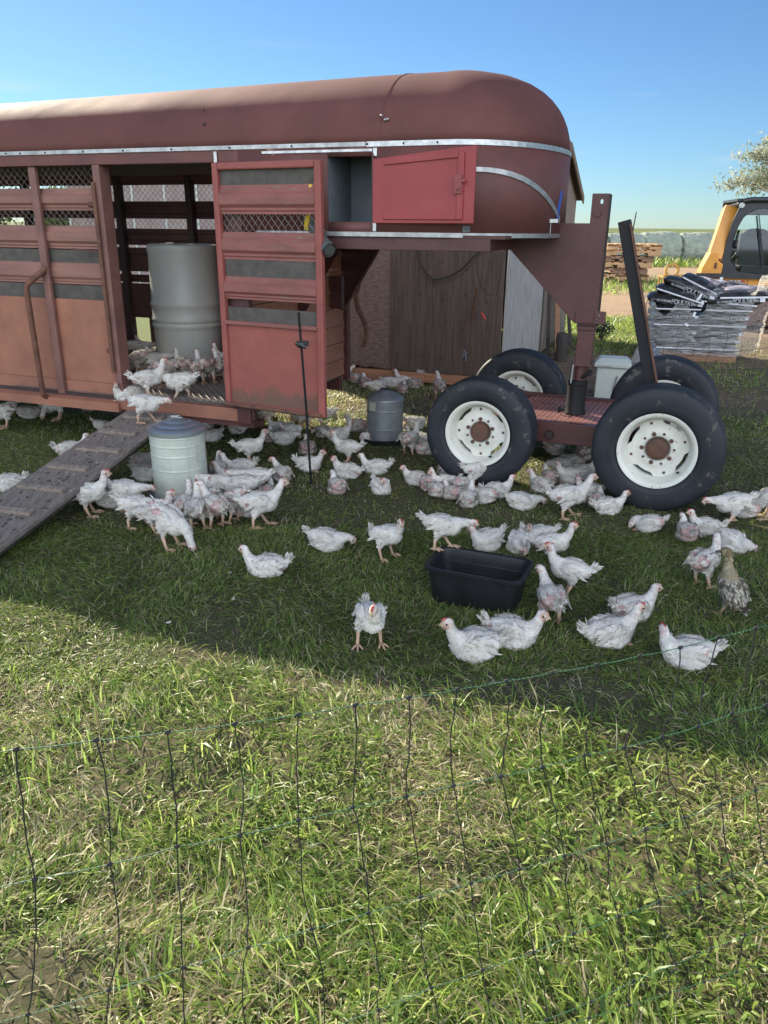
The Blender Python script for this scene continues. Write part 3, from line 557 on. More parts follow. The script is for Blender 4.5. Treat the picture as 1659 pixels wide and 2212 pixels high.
# running board
b = MB(); b.add([(-5.2, -.03, .325), (-.93, -.03, .325), (-.93, -.03, .385), (-5.2, -.03, .385), (-5.2, .07, .405), (-.93, .07, .405), (-5.2, .07, .325), (-.93, .07, .325)], [(0, 1, 2, 3), (3, 2, 5, 4), (1, 7, 5, 2), (0, 6, 7, 1)]); b.build('running_board', M['panel'], TR)
b = MB(); b.box(-5.2, .1, .1, .16, .29, .33); b.box(-5.2, .1, W - .16, W - .1, .29, .39); b.box(-.95, .1, .02, .1, .30, .338); b.build('frame_rail', M['steel'], TR)
ZB = dict(mesh1=(1.77, 1.90), slat1=(1.635, 1.77), mesh2=(1.54, 1.635), slat2=(1.395, 1.54), rub1=(1.305, 1.386), slat3=(1.166, 1.305), rub2=(1.067, 1.158), low=(.505, 1.067), skirt=(.40, .503))
def slat_profile(mb, x0, x1, yf, z0, z1, depth=.018):
    h = z1 - z0; prof = [(0, 0), (.0, .08), (.3, .14), (.3, .22), (1, .34), (1, .66), (.3, .78), (.3, .86), (0, .93), (0, 1)]
    vs = []; fs = []
    for x in (x0, x1):
        for d, t in prof: vs.append((x, yf - depth * d, z0 + h * t))
        for d, t in prof: vs.append((x, yf - depth * d + .006, z0 + h * t))
    m = len(prof)
    for i in range(m - 1): fs += [(i, i + 1, 2 * m + i + 1, 2 * m + i), (m + i, 2 * m + m + i, 3 * m + i + 1, m + i + 1)]
    fs += [tuple(range(m)) + tuple(range(2 * m - 1, m - 1, -1)), tuple(range(2 * m, 3 * m)) + tuple(range(4 * m - 1, 3 * m - 1, -1)), (m - 1, 2 * m - 1, 4 * m - 1, 3 * m - 1), (0, 2 * m, 3 * m, m)]
    mb.add(vs, fs)
YP = .05
for (a, c) in [(-2.4, -1.455), (-1.455, -.93), (-3.4, -2.4), (-5.15, -3.4)]:
    for k in ('mesh1', 'mesh2'):
        if c > -2: mb = MB(); expanded(mb, a + .02, c - .02, ZB[k][0] - .01, ZB[k][1] + .01, YP + .02, .05, .025, .0015); mb.build('wire_panel', M['mesh'], TR)
    for k in ('slat1', 'slat2', 'slat3'):
        mb = MB(); slat_profile(mb, a, c, YP + .02, *ZB[k], depth=.022 if k != 'slat3' else .015); mb.build('side_slat', M['slat'], TR)
    for k in ('rub1', 'rub2'):
        mb = MB(); mb.box(a, c, YP + .024, YP + .03, ZB[k][0] - .012, ZB[k][1] + .002); mb.build('rubber_strip', M['rubber_sheet'], TR)
    mb = MB(); mb.box(a, c, YP + .004, YP + .014, *ZB['low']); mb.build('lower_panel', M['low_panel'], TR)
    mb = MB(); mb.box(a, c, YP + .0, YP + .02, *ZB['skirt']); mb.build('skirt_panel', M['panel'], TR)
for s_ in (-1.455, -2.4, -3.4): b = MB(); b.box(s_ - .03, s_ + .028, YP - .035, YP + .0, .405, 1.9); b.build('post', M['post'], TR, bevel=.008)
b = MB(); b.box(-.955, -.90, -.005, YP + .05, .425, 1.9); b.build('post', M['post'], TR, bevel=.006)
b = MB(); b.tube([(-.95, -.012, 1.80), (-.945, -.02, 1.74), (-.945, -.02, .63), (-.945, -.02, .60)], .013, 10); b.build('latch_rod', M['rust'], TR, smooth=True)
b = MB(); b.tube([(-1.03, .028, 1.67), (-.95, .02, 1.665)], .017, 10); b.build('latch_bracket', M['rust'], TR, smooth=True); b = MB(); b.tube([(-1.02, .04, .735), (-.95, .0, .735)], .014, 10); b.build('latch_bracket', M['rust'], TR, smooth=True)
b = MB(); b.bar((-1.18, .01, 1.395), (-.95, .0, 1.38), .012, .012); b.build('loose_rod', M['steel'], TR)
b = MB(); b.tube([(-1.45, .02, 1.27), (-1.455, .0, 1.25), (-1.545, -.06, 1.165), (-1.556, -.068, 1.14), (-1.556, -.055, .40), (-1.556, -.025, .385)], .0195, 14); b.build('grab_pipe', M['rust'], TR, smooth=True)
# far side, seen from inside through the doorway
YF = W - .03
fm = [(1.738, 1.87), (1.52, 1.60)]
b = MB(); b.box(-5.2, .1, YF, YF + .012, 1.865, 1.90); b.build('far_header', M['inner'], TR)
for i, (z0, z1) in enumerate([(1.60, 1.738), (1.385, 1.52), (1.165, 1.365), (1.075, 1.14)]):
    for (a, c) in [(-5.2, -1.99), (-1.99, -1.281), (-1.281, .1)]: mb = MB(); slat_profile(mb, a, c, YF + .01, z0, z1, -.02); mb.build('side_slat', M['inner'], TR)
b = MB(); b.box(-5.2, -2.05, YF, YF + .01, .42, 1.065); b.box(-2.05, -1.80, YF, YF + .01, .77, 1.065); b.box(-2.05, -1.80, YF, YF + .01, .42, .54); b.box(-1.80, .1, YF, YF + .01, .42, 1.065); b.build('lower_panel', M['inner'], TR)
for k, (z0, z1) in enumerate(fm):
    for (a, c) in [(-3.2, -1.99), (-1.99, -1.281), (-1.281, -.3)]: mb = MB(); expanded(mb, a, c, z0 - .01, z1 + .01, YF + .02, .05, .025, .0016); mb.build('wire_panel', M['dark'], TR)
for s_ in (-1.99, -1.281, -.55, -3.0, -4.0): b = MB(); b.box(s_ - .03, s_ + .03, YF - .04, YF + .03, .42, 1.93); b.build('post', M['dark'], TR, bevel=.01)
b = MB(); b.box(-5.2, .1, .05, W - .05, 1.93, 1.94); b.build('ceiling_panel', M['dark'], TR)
# front wall below the neck
for i in range(8):
    z0 = .41 + i * .135; mb = MB()
    vs = []; R90 = Matrix(((0, -1, 0, .1), (1, 0, 0, 0), (0, 0, 1, 0), (0, 0, 0, 1)))
    m2 = MB(); slat_profile(m2, .03, W - .06, 0, z0, z0 + .128, .007); mb.v = [tuple(R90 @ Vector(p)) for p in m2.v]; mb.v = [(.1 - (p[0] - .1), p[1], p[2]) for p in mb.v]; mb.f = m2.f; mb.m = m2.m
    mb.build('front_slat', M['panel'], TR)
b = MB(); b.box(.085, .135, W - .06, W, .36, 1.43); b.box(.09, .12, .0, .05, .36, 1.43); b.build('corner_post', M['steel'], TR, bevel=.004)
b = MB(); b.prism([(.1, 1.43), (.44, 1.43), (.13, .94), (.1, .94)], W - .10, W - .09); b.bar((.44, W - .1, 1.43), (.12, W - .1, .93), .05, .01, (1, 0, -.5)); b.build('neck_gusset', M['steel'], TR); b = MB(); b.prism([(.1, 1.43), (.44, 1.43), (.13, .94), (.1, .94)], W * .45, W * .45 + .01); b.build('neck_gusset', M['steel'], TR)
b = MB(); b.box(.12, .14, .4, 1.35, 1.235, 1.262); b.build('cross_bar', M['panel'], TR, bevel=.003)
b = MB(); b.box(.12, .21, W - .35, W - .3, .96, 1.2); b.build('bracket', M['steel'], TR)
hp = [(.37, 1.2, 1.145), (.345, 1.2, 1.065), (.365, 1.2, .97), (.41, 1.2, .89), (.435, 1.2, .82), (.43, 1.2, .76), (.405, 1.2, .69)]
b = MB()
for a, c in zip(hp[:-1], hp[1:]): b.bar(a, c, .022, .045, (0, 1, 0))
b.tube(hp, .014, 8); b.build('bent_exhaust_strap', M['rust'], TR, smooth=True)
# ---- open side door
DA = math.atan2(-.085, .75); DM = Matrix.Translation((-.05, -.03, 0)) @ Matrix.Rotation(DA, 4, 'Z')
DR = bpy.data.objects.new('side_door', bpy.data.meshes.new('side_door'))
def D(mb): mb.v = [tuple(DM @ Vector(p)) for p in mb.v]; return mb
DWd, zb, zt = .745, .455, 1.895
b = MB(); b.box(0, .04, -.03, .01, zb, zt); b.box(DWd - .045, DWd, -.03, .01, zb, zt); b.box(.04, DWd - .045, -.03, .01, zt - .04, zt); b.box(.04, DWd - .045, -.028, .01, zb, zb + .03)
door = D(b).build('side_door', M['doorp'], TR, bevel=.008, label='crimson slatted door swung open against the side')
def zz(y): return zt - (y - 353) / 509. * (zt - zb)
for y0, y1 in [(396, 452), (487, 542), (577, 624)]:
    mb = MB(); slat_profile(mb, .04, DWd - .045, -.006, zz(y1), zz(y0), .022); D(mb).build('door_slat', M['doors'], door)
for y0, y1 in [(365, 396), (542, 578), (641, 672)]:
    mb = MB(); mb.box(.045, DWd - .05, -.004, .001, zz(y1), zz(y0)); D(mb).build('rubber_strip', M['rubber_sheet'], door)
mb = MB(); expanded(mb, .05, DWd - .05, zz(488), zz(450), -.004, .045, .028, .0018); D(mb).build('wire_panel', M['mesh'], door)
mb = MB(); mb.box(.04, DWd - .045, -.032, -.006, zz(678), zz(670)); D(mb).build('ledge', M['doors'], door, bevel=.002)
mb = MB(); mb.box(.04, DWd - .045, -.008, -.002, zb + .03, zz(678)); D(mb).build('door_panel', M['door_low'], door)
mb = MB(); mb.tube([(.01, -.034, zb + .015), (DWd - .02, -.034, zb + .012)], .014, 10); D(mb).build('bottom_pipe', M['rust'], door, smooth=True)
# hatch door
HA = math.atan2(-.055, .59); HM = Matrix.Translation((.948, -.006, 0)) @ Matrix.Rotation(HA, 4, 'Z')
def Hh(mb): mb.v = [tuple(HM @ Vector(p)) for p in mb.v]; return mb
b = MB(); b.prism([(0, 1.572), (.595, 1.574), (.595, 1.952), (0, 1.900)], -.012, 0); hd = Hh(b).build('hatch_door', M['hatch'], TR, bevel=.002, label='bright red hatch door swung open on the nose')
b = MB(); b.prism([(.07, 1.868), (.50, 1.895), (.50, 1.93), (.07, 1.900)], -.022, -.012); Hh(b).build('stiffener', M['hatch'], hd, bevel=.003)
b = MB(); b.box(.07, .50, -.022, -.012, 1.592, 1.625); Hh(b).build('stiffener', M['hatch'], hd, bevel=.003)
b = MB(); b.box(.50, .535, -.024, -.012, 1.592, 1.925); Hh(b).build('stiffener', M['hatch'], hd, bevel=.003)
b = MB(); b.box(.485, .53, -.034, -.024, 1.72, 1.815); b.box(.53, .548, -.038, -.026, 1.775, 1.79); b.tube([(.51, -.034, 1.745), (.51, -.042, 1.745)], .009, 10); Hh(b).build('latch', surf('red_painted_lock', (.26, .05, .045), (.19, .045, .04), 20, .5), hd, bevel=.002)
b = MB(); b.tube([(-.004, -.006, 1.60), (-.004, -.006, 1.93)], .006, 8); Hh(b).build('hinge', M['steel'], hd)
# yellow handled thing and couplings hanging in the gap behind the door
b = MB(); b.tube([(.60, -.10, 1.725), (.615, -.10, 1.77)], .016, 10); b.bar((.60, -.09, 1.76), (.54, -.03, 1.53), .03, .01, (0, 1, 0)); HD = b.build('pry_tool', M['yellowp'], None, smooth=True, bevel=.003); HD.matrix_world = Matrix.Translation(TO) @ Matrix.Rotation(-TA, 4, 'Z'); tag(HD, 'yellow handled tool hanging behind the open trailer door', 'tool')
b = MB(); b.tube([(.52, .02, 1.60), (.60, -.03, 1.53), (.66, -.07, 1.47), (.70, -.10, 1.44)], [.03, .034, .036, .04], 16); b.tube([(.70, -.10, 1.44), (.722, -.115, 1.425)], [.042, .043], 16, cap=False); b.tube([(.722, -.115, 1.425), (.70, -.10, 1.442)], [.034, .03], 16)
b.tube([(.60, -.05, 1.58), (.66, -.09, 1.545), (.69, -.11, 1.52)], .012, 10)
hs = b.build('hose_coupling', M['hose'], None, smooth=True); hs.matrix_world = Matrix.Translation(TO) @ Matrix.Rotation(-TA, 4, 'Z'); tag(hs, 'dusty grey hose coupling hanging behind the open door', 'hose')
# ================================================================== DOLLY under the gooseneck
DL = empty('trailer_dolly', T(2.085, .87), -TA - math.radians(3), 'low red steel four-wheeled dolly carrying the gooseneck coupler', 'trailer dolly')
def tread_mat():
    m, n, l, b = nt('red_grip_deck'); b.inputs['Roughness'].default_value = .55
    tc = n.new('ShaderNodeTexCoord'); mp = n.new('ShaderNodeMapping'); mp.inputs['Rotation'].default_value = (0, 0, math.radians(45)); mp.inputs['Scale'].default_value = (1, 1, 1); l.new(tc.outputs['Object'], mp.inputs[0])
    v = n.new('ShaderNodeTexVoronoi'); v.inputs['Scale'].default_value = 42; v.inputs['Randomness'].default_value = .05; l.new(mp.outputs[0], v.inputs['Vector'])
    r = n.new('ShaderNodeValToRGB'); r.color_ramp.elements[0].position = .35; r.color_ramp.elements[1].position = .5; r.color_ramp.elements[0].color = rgb((.11, .035, .03)); r.color_ramp.elements[1].color = rgb((.24, .10, .08)); l.new(v.outputs['Distance'], r.inputs['Fac'])
    l.new(r.outputs[0], b.inputs['Base Color']); bp = n.new('ShaderNodeBump'); bp.inputs['Strength'].default_value = 1; bp.inputs['Distance'].default_value = .008; l.new(r.outputs[0], bp.inputs['Height']); l.new(bp.outputs[0], b.inputs['Normal']); return m
b = MB(); b.box(-.40, .44, -.36, .40, .395, .405); b.build('deck_plate', tread_mat(), DL)
b = MB()
for i in range(26):
    for j in range(24):
        cx, cy = -.385 + i * .032, -.345 + j * .031 + (.0155 if i % 2 else 0); b.box(-.0125, .0125, -.0042, .0042, 0, .0045, Matrix.Translation((cx, cy, .4035)) @ Matrix.Rotation(math.radians(90 if (i + j) % 2 else 0), 4, 'Z'))
b.build('tread_pattern', surf('worn_tread_tops', (.34, .17, .14), (.20, .08, .065), 9, .5), DL)
b = MB(); b.box(-.42, .46, -.40, -.36, .28, .412); b.box(-.60, .62, .38, .42, .37, .43); b.box(-.42, -.40, -.36, .38, .3, .41); b.box(.44, .46, -.36, .38, .3, .41); b.box(-.05, .05, -.36, .38, .3, .39)
for x in (-.50, .52): b.tube([(x, -.5, .345), (x, .5, .345)], .035, 12)
b.box(-.55, -.40, -.2, .2, .30, .37); b.box(.44, .58, -.2, .2, .30, .37)
b.build('frame', M['steel'], DL, bevel=.003)
b = MB(); b.tube([(-.10, -.405, .335), (-.10, -.42, .335)], .028, 20, cap=False); b.tube([(-.10, -.409, .335), (-.10, -.404, .335)], .024, 20); b.build('tube_socket', M['dark'], DL, smooth=True)
b = MB(); b.bar((.515, -.13, .41), (.17, -.05, 1.60), .075, .05, (0, 1, 0)); b.build('tongue_beam', M['black'], DL, bevel=.004)
b = MB(); b.bar((.558, -.16, .41), (.212, -.08, 1.58), .008, .05, (0, 1, 0)); b.build('tongue_flange', M['rust'], DL)
def tyre_prof(R, w, rim):
    k = [(rim, -w * .36), (rim + .006, -w * .42), (rim + .03, -w * .47), (R * .80, -w * .5), (R * .90, -w * .485), (R * .955, -w * .45), (R * .985, -w * .40), (R * .995, -w * .33)]
    for g in (-.25, -.08, .08, .25): k += [(R, w * (g - .035)), (R * .978, w * (g - .02)), (R * .978, w * (g + .02)), (R, w * (g + .035))]
    return k + [(R * .995, w * .33), (R * .985, w * .40), (R * .955, w * .45), (R * .90, w * .485), (R * .80, w * .5), (rim + .03, w * .47), (rim + .006, w * .42), (rim, w * .36)]
def make_wheel(x, y, R, rim, rot=0., side=-1):
    """side -1: dish faces the camera side"""
    w = .215; WT = bpy.data.objects.new('wheel', None)
    hz = R * 1.0; Mx = Matrix.Translation((x, y, hz)) @ Matrix.Rotation(math.radians(90), 4, 'X')
    # disc: a plate with two lobed gaps, hand holes and bolts; built as the wheel itself
    Mr = Mx @ Matrix.Rotation(rot, 4, 'Z')
    b = MB(); f = 1.0
    # in this frame +z points to -y (towards the camera)
    b.lathe([(rim * 1.0, .42 * w), (rim * 1.035, .455 * w), (rim * 1.03, .47 * w), (rim * .985, .47 * w), (rim * .93, .43 * w), (rim * .90, .40 * w), (rim * .885, .30 * w), (rim * .80, .14 * w), (rim * .795, -.2 * w), (rim * .9, -.42 * w), (rim * 1.03, -.46 * w)], 64, Mr)
    wheel = b.build('wheel', M['rim'], DL, smooth=True)
    # disc outline with four cut-outs between lobes
    n = 96; ring = []
    for k in range(n):
        a = 2 * math.pi * k / n; u = abs(((a / (math.pi / 2)) % 1) - .5) * 2   # 0 mid gap .. 1 lobe
        rr = rim * (.80 if u > .52 else (.70 if u < .38 else .70 + .10 * (u - .38) / .14)); ring.append((rr, a))
    prof = [(.30, .05), (.345, .12), (.40, .135), (.47, .13), (.52, .10), (.60, .075)]
    d = MB(); vs = []; fs = []
    for (q, zq) in prof:
        for (rr, a) in ring: vs.append(Mr @ Vector((q * rim * math.cos(a), q * rim * math.sin(a), zq * w)))
    for (rr, a) in ring: vs.append(Mr @ Vector((rr * math.cos(a), rr * math.sin(a), .07 * w)))
    for (rr, a) in ring: vs.append(Mr @ Vector((rr * math.cos(a), rr * math.sin(a), .03 * w)))
    m = len(prof) + 2
    for i in range(m - 1):
        for k in range(n): a_ = i * n + k; b_ = i * n + (k + 1) % n; fs.append((a_, b_, b_ + n, a_ + n))
    d.add(vs, fs); d.build('wheel_disc', M['rim'], wheel, smooth=True)
    d = MB()
    for k in range(5):
        a = 2 * math.pi * k / 5 + .3; d.tube([Mr @ Vector((.41 * rim * math.cos(a), .41 * rim * math.sin(a), .10 * w)), Mr @ Vector((.41 * rim * math.cos(a), .41 * rim * math.sin(a), .16 * w))], .0125, 9)
        a += math.pi / 5; d.tube([Mr @ Vector((.43 * rim * math.cos(a), .43 * rim * math.sin(a), .10 * w)), Mr @ Vector((.43 * rim * math.cos(a), .43 * rim * math.sin(a), .142 * w))], .008, 9)
    for k in range(4):
        a = math.pi / 2 * k; c = Vector((.71 * rim * math.cos(a), .71 * rim * math.sin(a), .072 * w)); M4 = Mr @ Matrix.Translation(c) @ Matrix.Rotation(a, 4, 'Z'); d.box(-.007, .007, -.007, .007, -.002, .003, M4)
    d.build('lug_holes', M['hub'], wheel)
    d = MB(); d.lathe([(rim * .30, .02 * w), (rim * .30, .16 * w), (rim * .285, .25 * w), (rim * .24, .29 * w), (rim * .12, .30 * w), (0, .30 * w)], 32, Mr); d.lathe([(0, -.06), (.10, -.06), (.10, -.04), (.04, -.01), (.04, .0)], 20, Mr); d.build('hub_cap', M['hub'], wheel, smooth=True)
    d = MB(); a = -1.1; d.tube([Mr @ Vector((.84 * rim * math.cos(a), .84 * rim * math.sin(a), .2 * w)), Mr @ Vector((.80 * rim * math.cos(a), .80 * rim * math.sin(a), .36 * w))], .006, 8); d.build('valve_stem', M['black'], wheel)
    d = MB(); d.lathe(tyre_prof(R, w, rim * 1.01), 72, Mr)
    for rr in (.70, .735): d.lathe([(R * rr, .489 * w), (R * (rr + .006), .497 * w), (R * (rr + .012), .489 * w)], 72, Mr)
    d.build('tyre', M['tyre'], wheel, smooth='all'); return wheel
make_wheel(-.505, -.545, .345, .202, .05); make_wheel(.56, -.565, .367, .213, .35)
make_wheel(-.535, .545, .356, .205, .2); make_wheel(.50, .565, .366, .208, .5)
# ================================================================== SHED
SH = empty('old_shed', T(-1.45, 3.36), -TA, 'weathered windowless shed of plywood, chipboard and whitewashed boards', 'shed')
SLN = 2.49
SD = 4.75; FH = 2.60; BH = 2.0
def zf(y): return FH - .1 * y / 3.1 if y < 3.1 else FH - .1 - (FH - .1 - BH) * (y - 3.1) / 1.65
b = MB(); b.box(0, 1.30, 0, .015, .17, FH); b.build('chipboard_wall', M['osb'], SH)
# ragged swollen bottom edge of the chipboard
b = MB(); rr = random.Random(2); n = 70
for i in range(n): x = 1.3 * i / n; b.box(x, x + 1.3 / n * 1.5, -.012 - rr.random() * .014, .0, .165 - rr.random() * .02, .185 + rr.random() * .03)
b.build('swollen_edge', M['osb'], SH)
b = MB(); b.box(1.305, SLN - .02, -.012, .012, .14, FH); b.build('plywood_wall', M['ply'], SH)
b = MB()
for i in range(34):
    x = 1.38 + (i % 5) * .235 + .01 * math.sin(i * 7); z = .3 + (i // 5) * .3 + .05 * math.sin(i * 3.1)
    if x < 2.4: b.ball((x, -.012, z), (.010, .002, .014), 8, 5)
b.build('knot_speck', M['dark'], SH, smooth=True)
b = MB(); b.box(-.1, SLN, -.055, -.015, .04, .135); b.box(.3, 1.7, -.09, -.056, .0, .11); b.build('base_timber', M['timber'], SH, bevel=.004)
# side wall of upright boards running back, slightly uneven
b = MB(); y = .0; rr = random.Random(5)
while y < 2.2:
    w_ = .10 + rr.random() * .1; b.box(SLN - .012 + rr.random() * .012, SLN + .012, y, y + w_ - .006, .06 + rr.random() * .03, zf(y)); y += w_
b.build('board_wall', M['board'], SH)
b = MB()
while y < SD:
    w_ = .16 + rr.random() * .12; b.box(SLN - .03 + rr.random() * .01, SLN + .0, y, y + w_ - .012, .05, zf(y)); y += w_
b.build('back_board_wall', surf('grey_brown_boards', (.34, .275, .22), (.17, .135, .105), 5, .9, bump=.4, stretch=(12, 12, .8), c3=(.05, .04, .03), s3=4, t3=.64), SH)
b = MB(); b.box(-.015, .0, 0, SD, .05, BH); b.box(0, SLN - .03, SD - .02, SD, .05, BH - .02); b.build('rear_wall', M['darkboard'], SH)
def slab(x0, x1, ya, yb, lo, hi):
    ys = [ya, 3.1, yb]; zs = [zf(0) + .02, zf(3.1), zf(SD) - .06]; vs = []
    for y, z in zip(ys, zs): vs += [(x0, y, z + lo), (x1, y, z + lo), (x1, y, z + hi), (x0, y, z + hi)]
    fs = [(0, 1, 2, 3), (8, 11, 10, 9)]
    for k in (0, 4):
        for a in range(4): c = (a + 1) % 4; fs.append((k + a, k + 4 + a, k + 4 + c, k + c))
    return vs, fs
b = MB(); b.add(*slab(-.12, SLN + .08, -.28, SD + .12, .01, .05)); b.build('roof', M['darkboard'], SH)
b = MB(); b.add(*slab(SLN + .081, SLN + .10, -.30, SD + .10, -.035, .06)); b.build('barge_board', surf('brown_barge_board', (.26, .19, .13), (.17, .12, .085), 8, .9), SH)
# boards, poles and a log leaning against the side of the shed
def lean(name, a, c, w, h, mat, label, cat, up=(1, 0, 0)):
    b = MB(); b.bar(T(-1.45, 3.36) + TU * a[0] + TN * a[1] + Vector((0, 0, a[2])), T(-1.45, 3.36) + TU * c[0] + TN * c[1] + Vector((0, 0, c[2])), w, h, up); o = b.build(name, mat, None, bevel=.003); return tag(o, label, cat)
lean('leaning_board', (SLN + .12, 2.30, 0), (SLN + .035, 2.30, 1.75), .13, .03, M['darkboard'], 'dark old board leaning on the whitewashed end of the shed', 'board', tuple(TU))
lean('wood_pole', (SLN + .20, 2.6, 0), (SLN + .06, 2.65, 1.7), .06, .05, M['timber'], 'orange brown pole leaning on the shed between dark boards', 'pole', tuple(TU))
lean('leaning_board', (SLN + .34, 2.9, 0), (SLN + .08, 3.0, 1.6), .14, .03, M['darkboard'], 'blackened board leaning beside the orange brown pole', 'board', tuple(TU))
lean('leaning_board', (SLN + .46, 3.1, 0), (SLN + .12, 3.3, 1.3), .11, .03, surf('peeling_board', (.30, .28, .26), (.05, .04, .035), 12, .9, stretch=(6, 6, 1), lo=.45, hi=.55), 'peeling black and white board, outermost of those leaning on the shed', 'board', tuple(TU))
b = MB(); c = T(-1.45 + SLN + .3, 3.36 + 2.2); b.lathe([(0, 0), (.075, 0), (.08, .05), (.07, .18), (.082, .25), (.07, .34), (.0, .36)], 12, Matrix.Translation(c)); o = b.build('old_log', M['darkboard'], None, smooth=True); tag(o, 'short dark log standing on end by the shed corner', 'log')
# pipe lying along the foot of the wall and the loose plank
pk0 = G(716, 815, .02); pk1 = G(984, 826, .02)
b = MB(); a_ = pk0 + Vector((0, .12, .05)); c_ = pk1 + Vector((0, .0, .05)); b.bar(a_, c_, .04, .11); o = b.build('loose_plank', M['timber'], None, bevel=.004); tag(o, 'orange timber plank lying on edge along the shed foot', 'plank')
def shp(x, z, y=-.05): return T(-1.45, 3.36) + TU * x + TN * y + Vector((0, 0, z))
def onwall(px, py, off=-.05):
    """the point of the shed front seen at that pixel"""
    P0 = shp(0, 0, off); d = ray(px, py); t = (P0 - CAM).dot(TN) / d.dot(TN); return CAM + d * t
b = MB(); b.tube([onwall(*q) for q in [(899, 530), (905, 560), (920, 590), (937, 604), (955, 602), (975, 596), (1000, 580), (1022, 556), (1046, 535)]], .008, 6); b.tube([onwall(937, 604), onwall(936, 618)], .006, 6); o = b.build('dangling_cable', M['black_twine'], None, smooth=True); tag(o, 'dark cable hanging in a loop over the plywood wall', 'cable')
b = MB(); b.tube([onwall(*q, -.3) for q in [(1030, 545), (1031, 590), (1038, 615), (1052, 635), (1072, 640), (1080, 600), (1085, 545)]], .004, 5); o = b.build('dangling_wire', M['black_twine'], None, smooth=True); tag(o, 'thin wire looping off the corner of the plywood wall', 'wire')
b = MB(); b.tube([onwall(1040, 676, -.5), onwall(1048, 690, -.5)], .011, 8); red = b.build('gate_clip', M['red'], None, smooth=True); tag(red, 'red insulated fence clip hanging on a wire before the shed', 'fence clip')
b = MB(); b.tube([onwall(1048, 690, -.5), onwall(1062, 702, -.5), onwall(1078, 722, -.5)], .003, 5); b.tube([onwall(1040, 676, -.5), onwall(1036, 655, -.5)], .002, 5); b.build('clip_wire', M['wire'], red)
b = MB(); b.tube([G(998, 828, 0), onwall(1030, 622, -.15)], .012, 8); o = b.build('thin_rod', M['rust'], None, smooth=True); tag(o, 'thin rusty rod leaning against the dark plywood', 'rod')
b = MB(); c = onwall(1006, 762, -.3); rr = random.Random(3)
for k in range(9): b.bar(c, c + Vector((rr.uniform(-.035, .035), rr.uniform(-.03, .03), rr.uniform(-.09, .05))), .008, .002)
o = b.build('twine_knot', surf('pale_blue_twine', (.25, .33, .42), None, 5, .8), None); tag(o, 'pale blue twine knotted on the thin rod by the shed', 'twine')
# ================================================================== beyond the yard
def local(o, loc, rz=0.): o.location = loc; o.rotation_euler = (0, 0, rz); return o
# pale outbuilding and tree line seen through the trailer
OB = empty('outbuilding', (-7.3, 19.0, 0), 0, 'low pale panelled outbuilding seen through the trailer slats', 'building')
b = MB()
for i in range(7): b.box(i * .74, i * .74 + .70, 0, .1, 0, 2.55)
b.build('wall', surf('pinkish_grey_panels', (.30, .24, .22), (.22, .17, .16), 3, .85), OB)
b = MB(); b.box(0, 5.2, .1, 4, 0, 2.5); b.build('body', M['darkboard'], OB)
b = MB()
for i in range(8): b.box(i * .74 - .04, i * .74, -.02, .08, 0, 2.55)
b.build('batten', M['whitebox'], OB)
b = MB(); b.box(-.2, 5.4, -.15, 4.1, 2.55, 2.62); b.build('roof', M['alum'], OB)
# hay bales
def hay_mat():
    m = surf('net_wrapped_hay', (.34, .37, .29), (.21, .235, .185), 3.5, .95, bump=.5, bscale=30, c3=(.42, .44, .34), s3=34, t3=.56, stretch=(1, 1, 1)); return m
HM_ = hay_mat()
def make_bale():
    b = MB(); r = .77; n = 56; prof = [(0, -.93), (r * .55, -.95), (r * .86, -.93), (r * .99, -.90), (r, -.5), (r * 1.015, 0), (r, .5), (r * .99, .90), (r * .86, .93), (r * .55, .95), (0, .93)]
    b.lathe(prof, n, Matrix.Rotation(math.radians(90), 4, 'Y')); rr = random.Random(1)
    vs = []
    for (x, y, z) in b.v:
        a = math.atan2(y, z); k = 1 + .035 * math.sin(3 * a + x * 2) + .02 * math.sin(9 * a + 5 * x); y *= k; z *= k
        z = max(z, -.66); vs.append((x, y, z + .68))
    b.v = vs; o = b.build('hay_bale', HM_, None, smooth='all'); s = o.modifiers.new('s', 'SUBSURF'); s.levels = 2; s.render_levels = 2
    t = bpy.data.textures.new('hay', 'CLOUDS'); t.noise_scale = .16; dm = o.modifiers.new('d', 'DISPLACE'); dm.texture = t; dm.strength = .12; return o
bales = []
blabels = ['grey green hay bale just past the upright of the gooseneck', 'hay bale standing behind the dark leaning beam', 'hay bale behind the pallet stack, with a slumped shoulder', 'hay bale above the yellow metal frame', 'hay bale beside the yellow loader arm', 'hay bale hidden mostly behind the loader cab', 'hay bale glimpsed through the loader cab glass', 'hay bale in line behind the shed end', 'second hay bale in line behind the shed', 'hay bale far down the row behind the loader']
p0 = G(1283, 571, 0); dirb = (G(1560, 572, 0) - p0).normalized()
bl = make_bale()
for i in range(8):
    o = bl if i == 0 else bl.copy()
    if i: COL.objects.link(o)
    c = p0 + dirb * (i * 1.90 - 2.3) + Vector((0, .8 + .06 * math.sin(i * 3), 0)); o.location = c; o.rotation_euler = (math.radians((i * 47) % 25 - 12), 0, math.atan2(dirb.y, dirb.x) + math.radians((i * 31) % 9 - 4)); o.scale = (1, 1, 1 + .03 * math.sin(i * 2.3))
    lab = ['hay bale in line behind the shed end', 'grey green hay bale just past the gooseneck upright', 'hay bale seen either side of the leaning black beam', 'hay bale standing behind the stack of pallets', 'hay bale above the yellow metal frame', 'hay bale beside the yellow loader arm', 'hay bale mostly hidden by the loader cab', 'last hay bale of the row behind the loader'][i]
    tag(o, lab, 'hay bale', 'row of net wrapped hay bales')
# utility pole
pp = GY(1366, 494, 140); b = MB(); b.tube([(0, 0, 0), (.35, 0, 4.4)], [.14, .09], 8); o = b.build('utility_pole', M['trunk'], None); o.location = (pp.x, 140, .05); tag(o, 'distant leaning utility pole in the green field', 'utility pole')
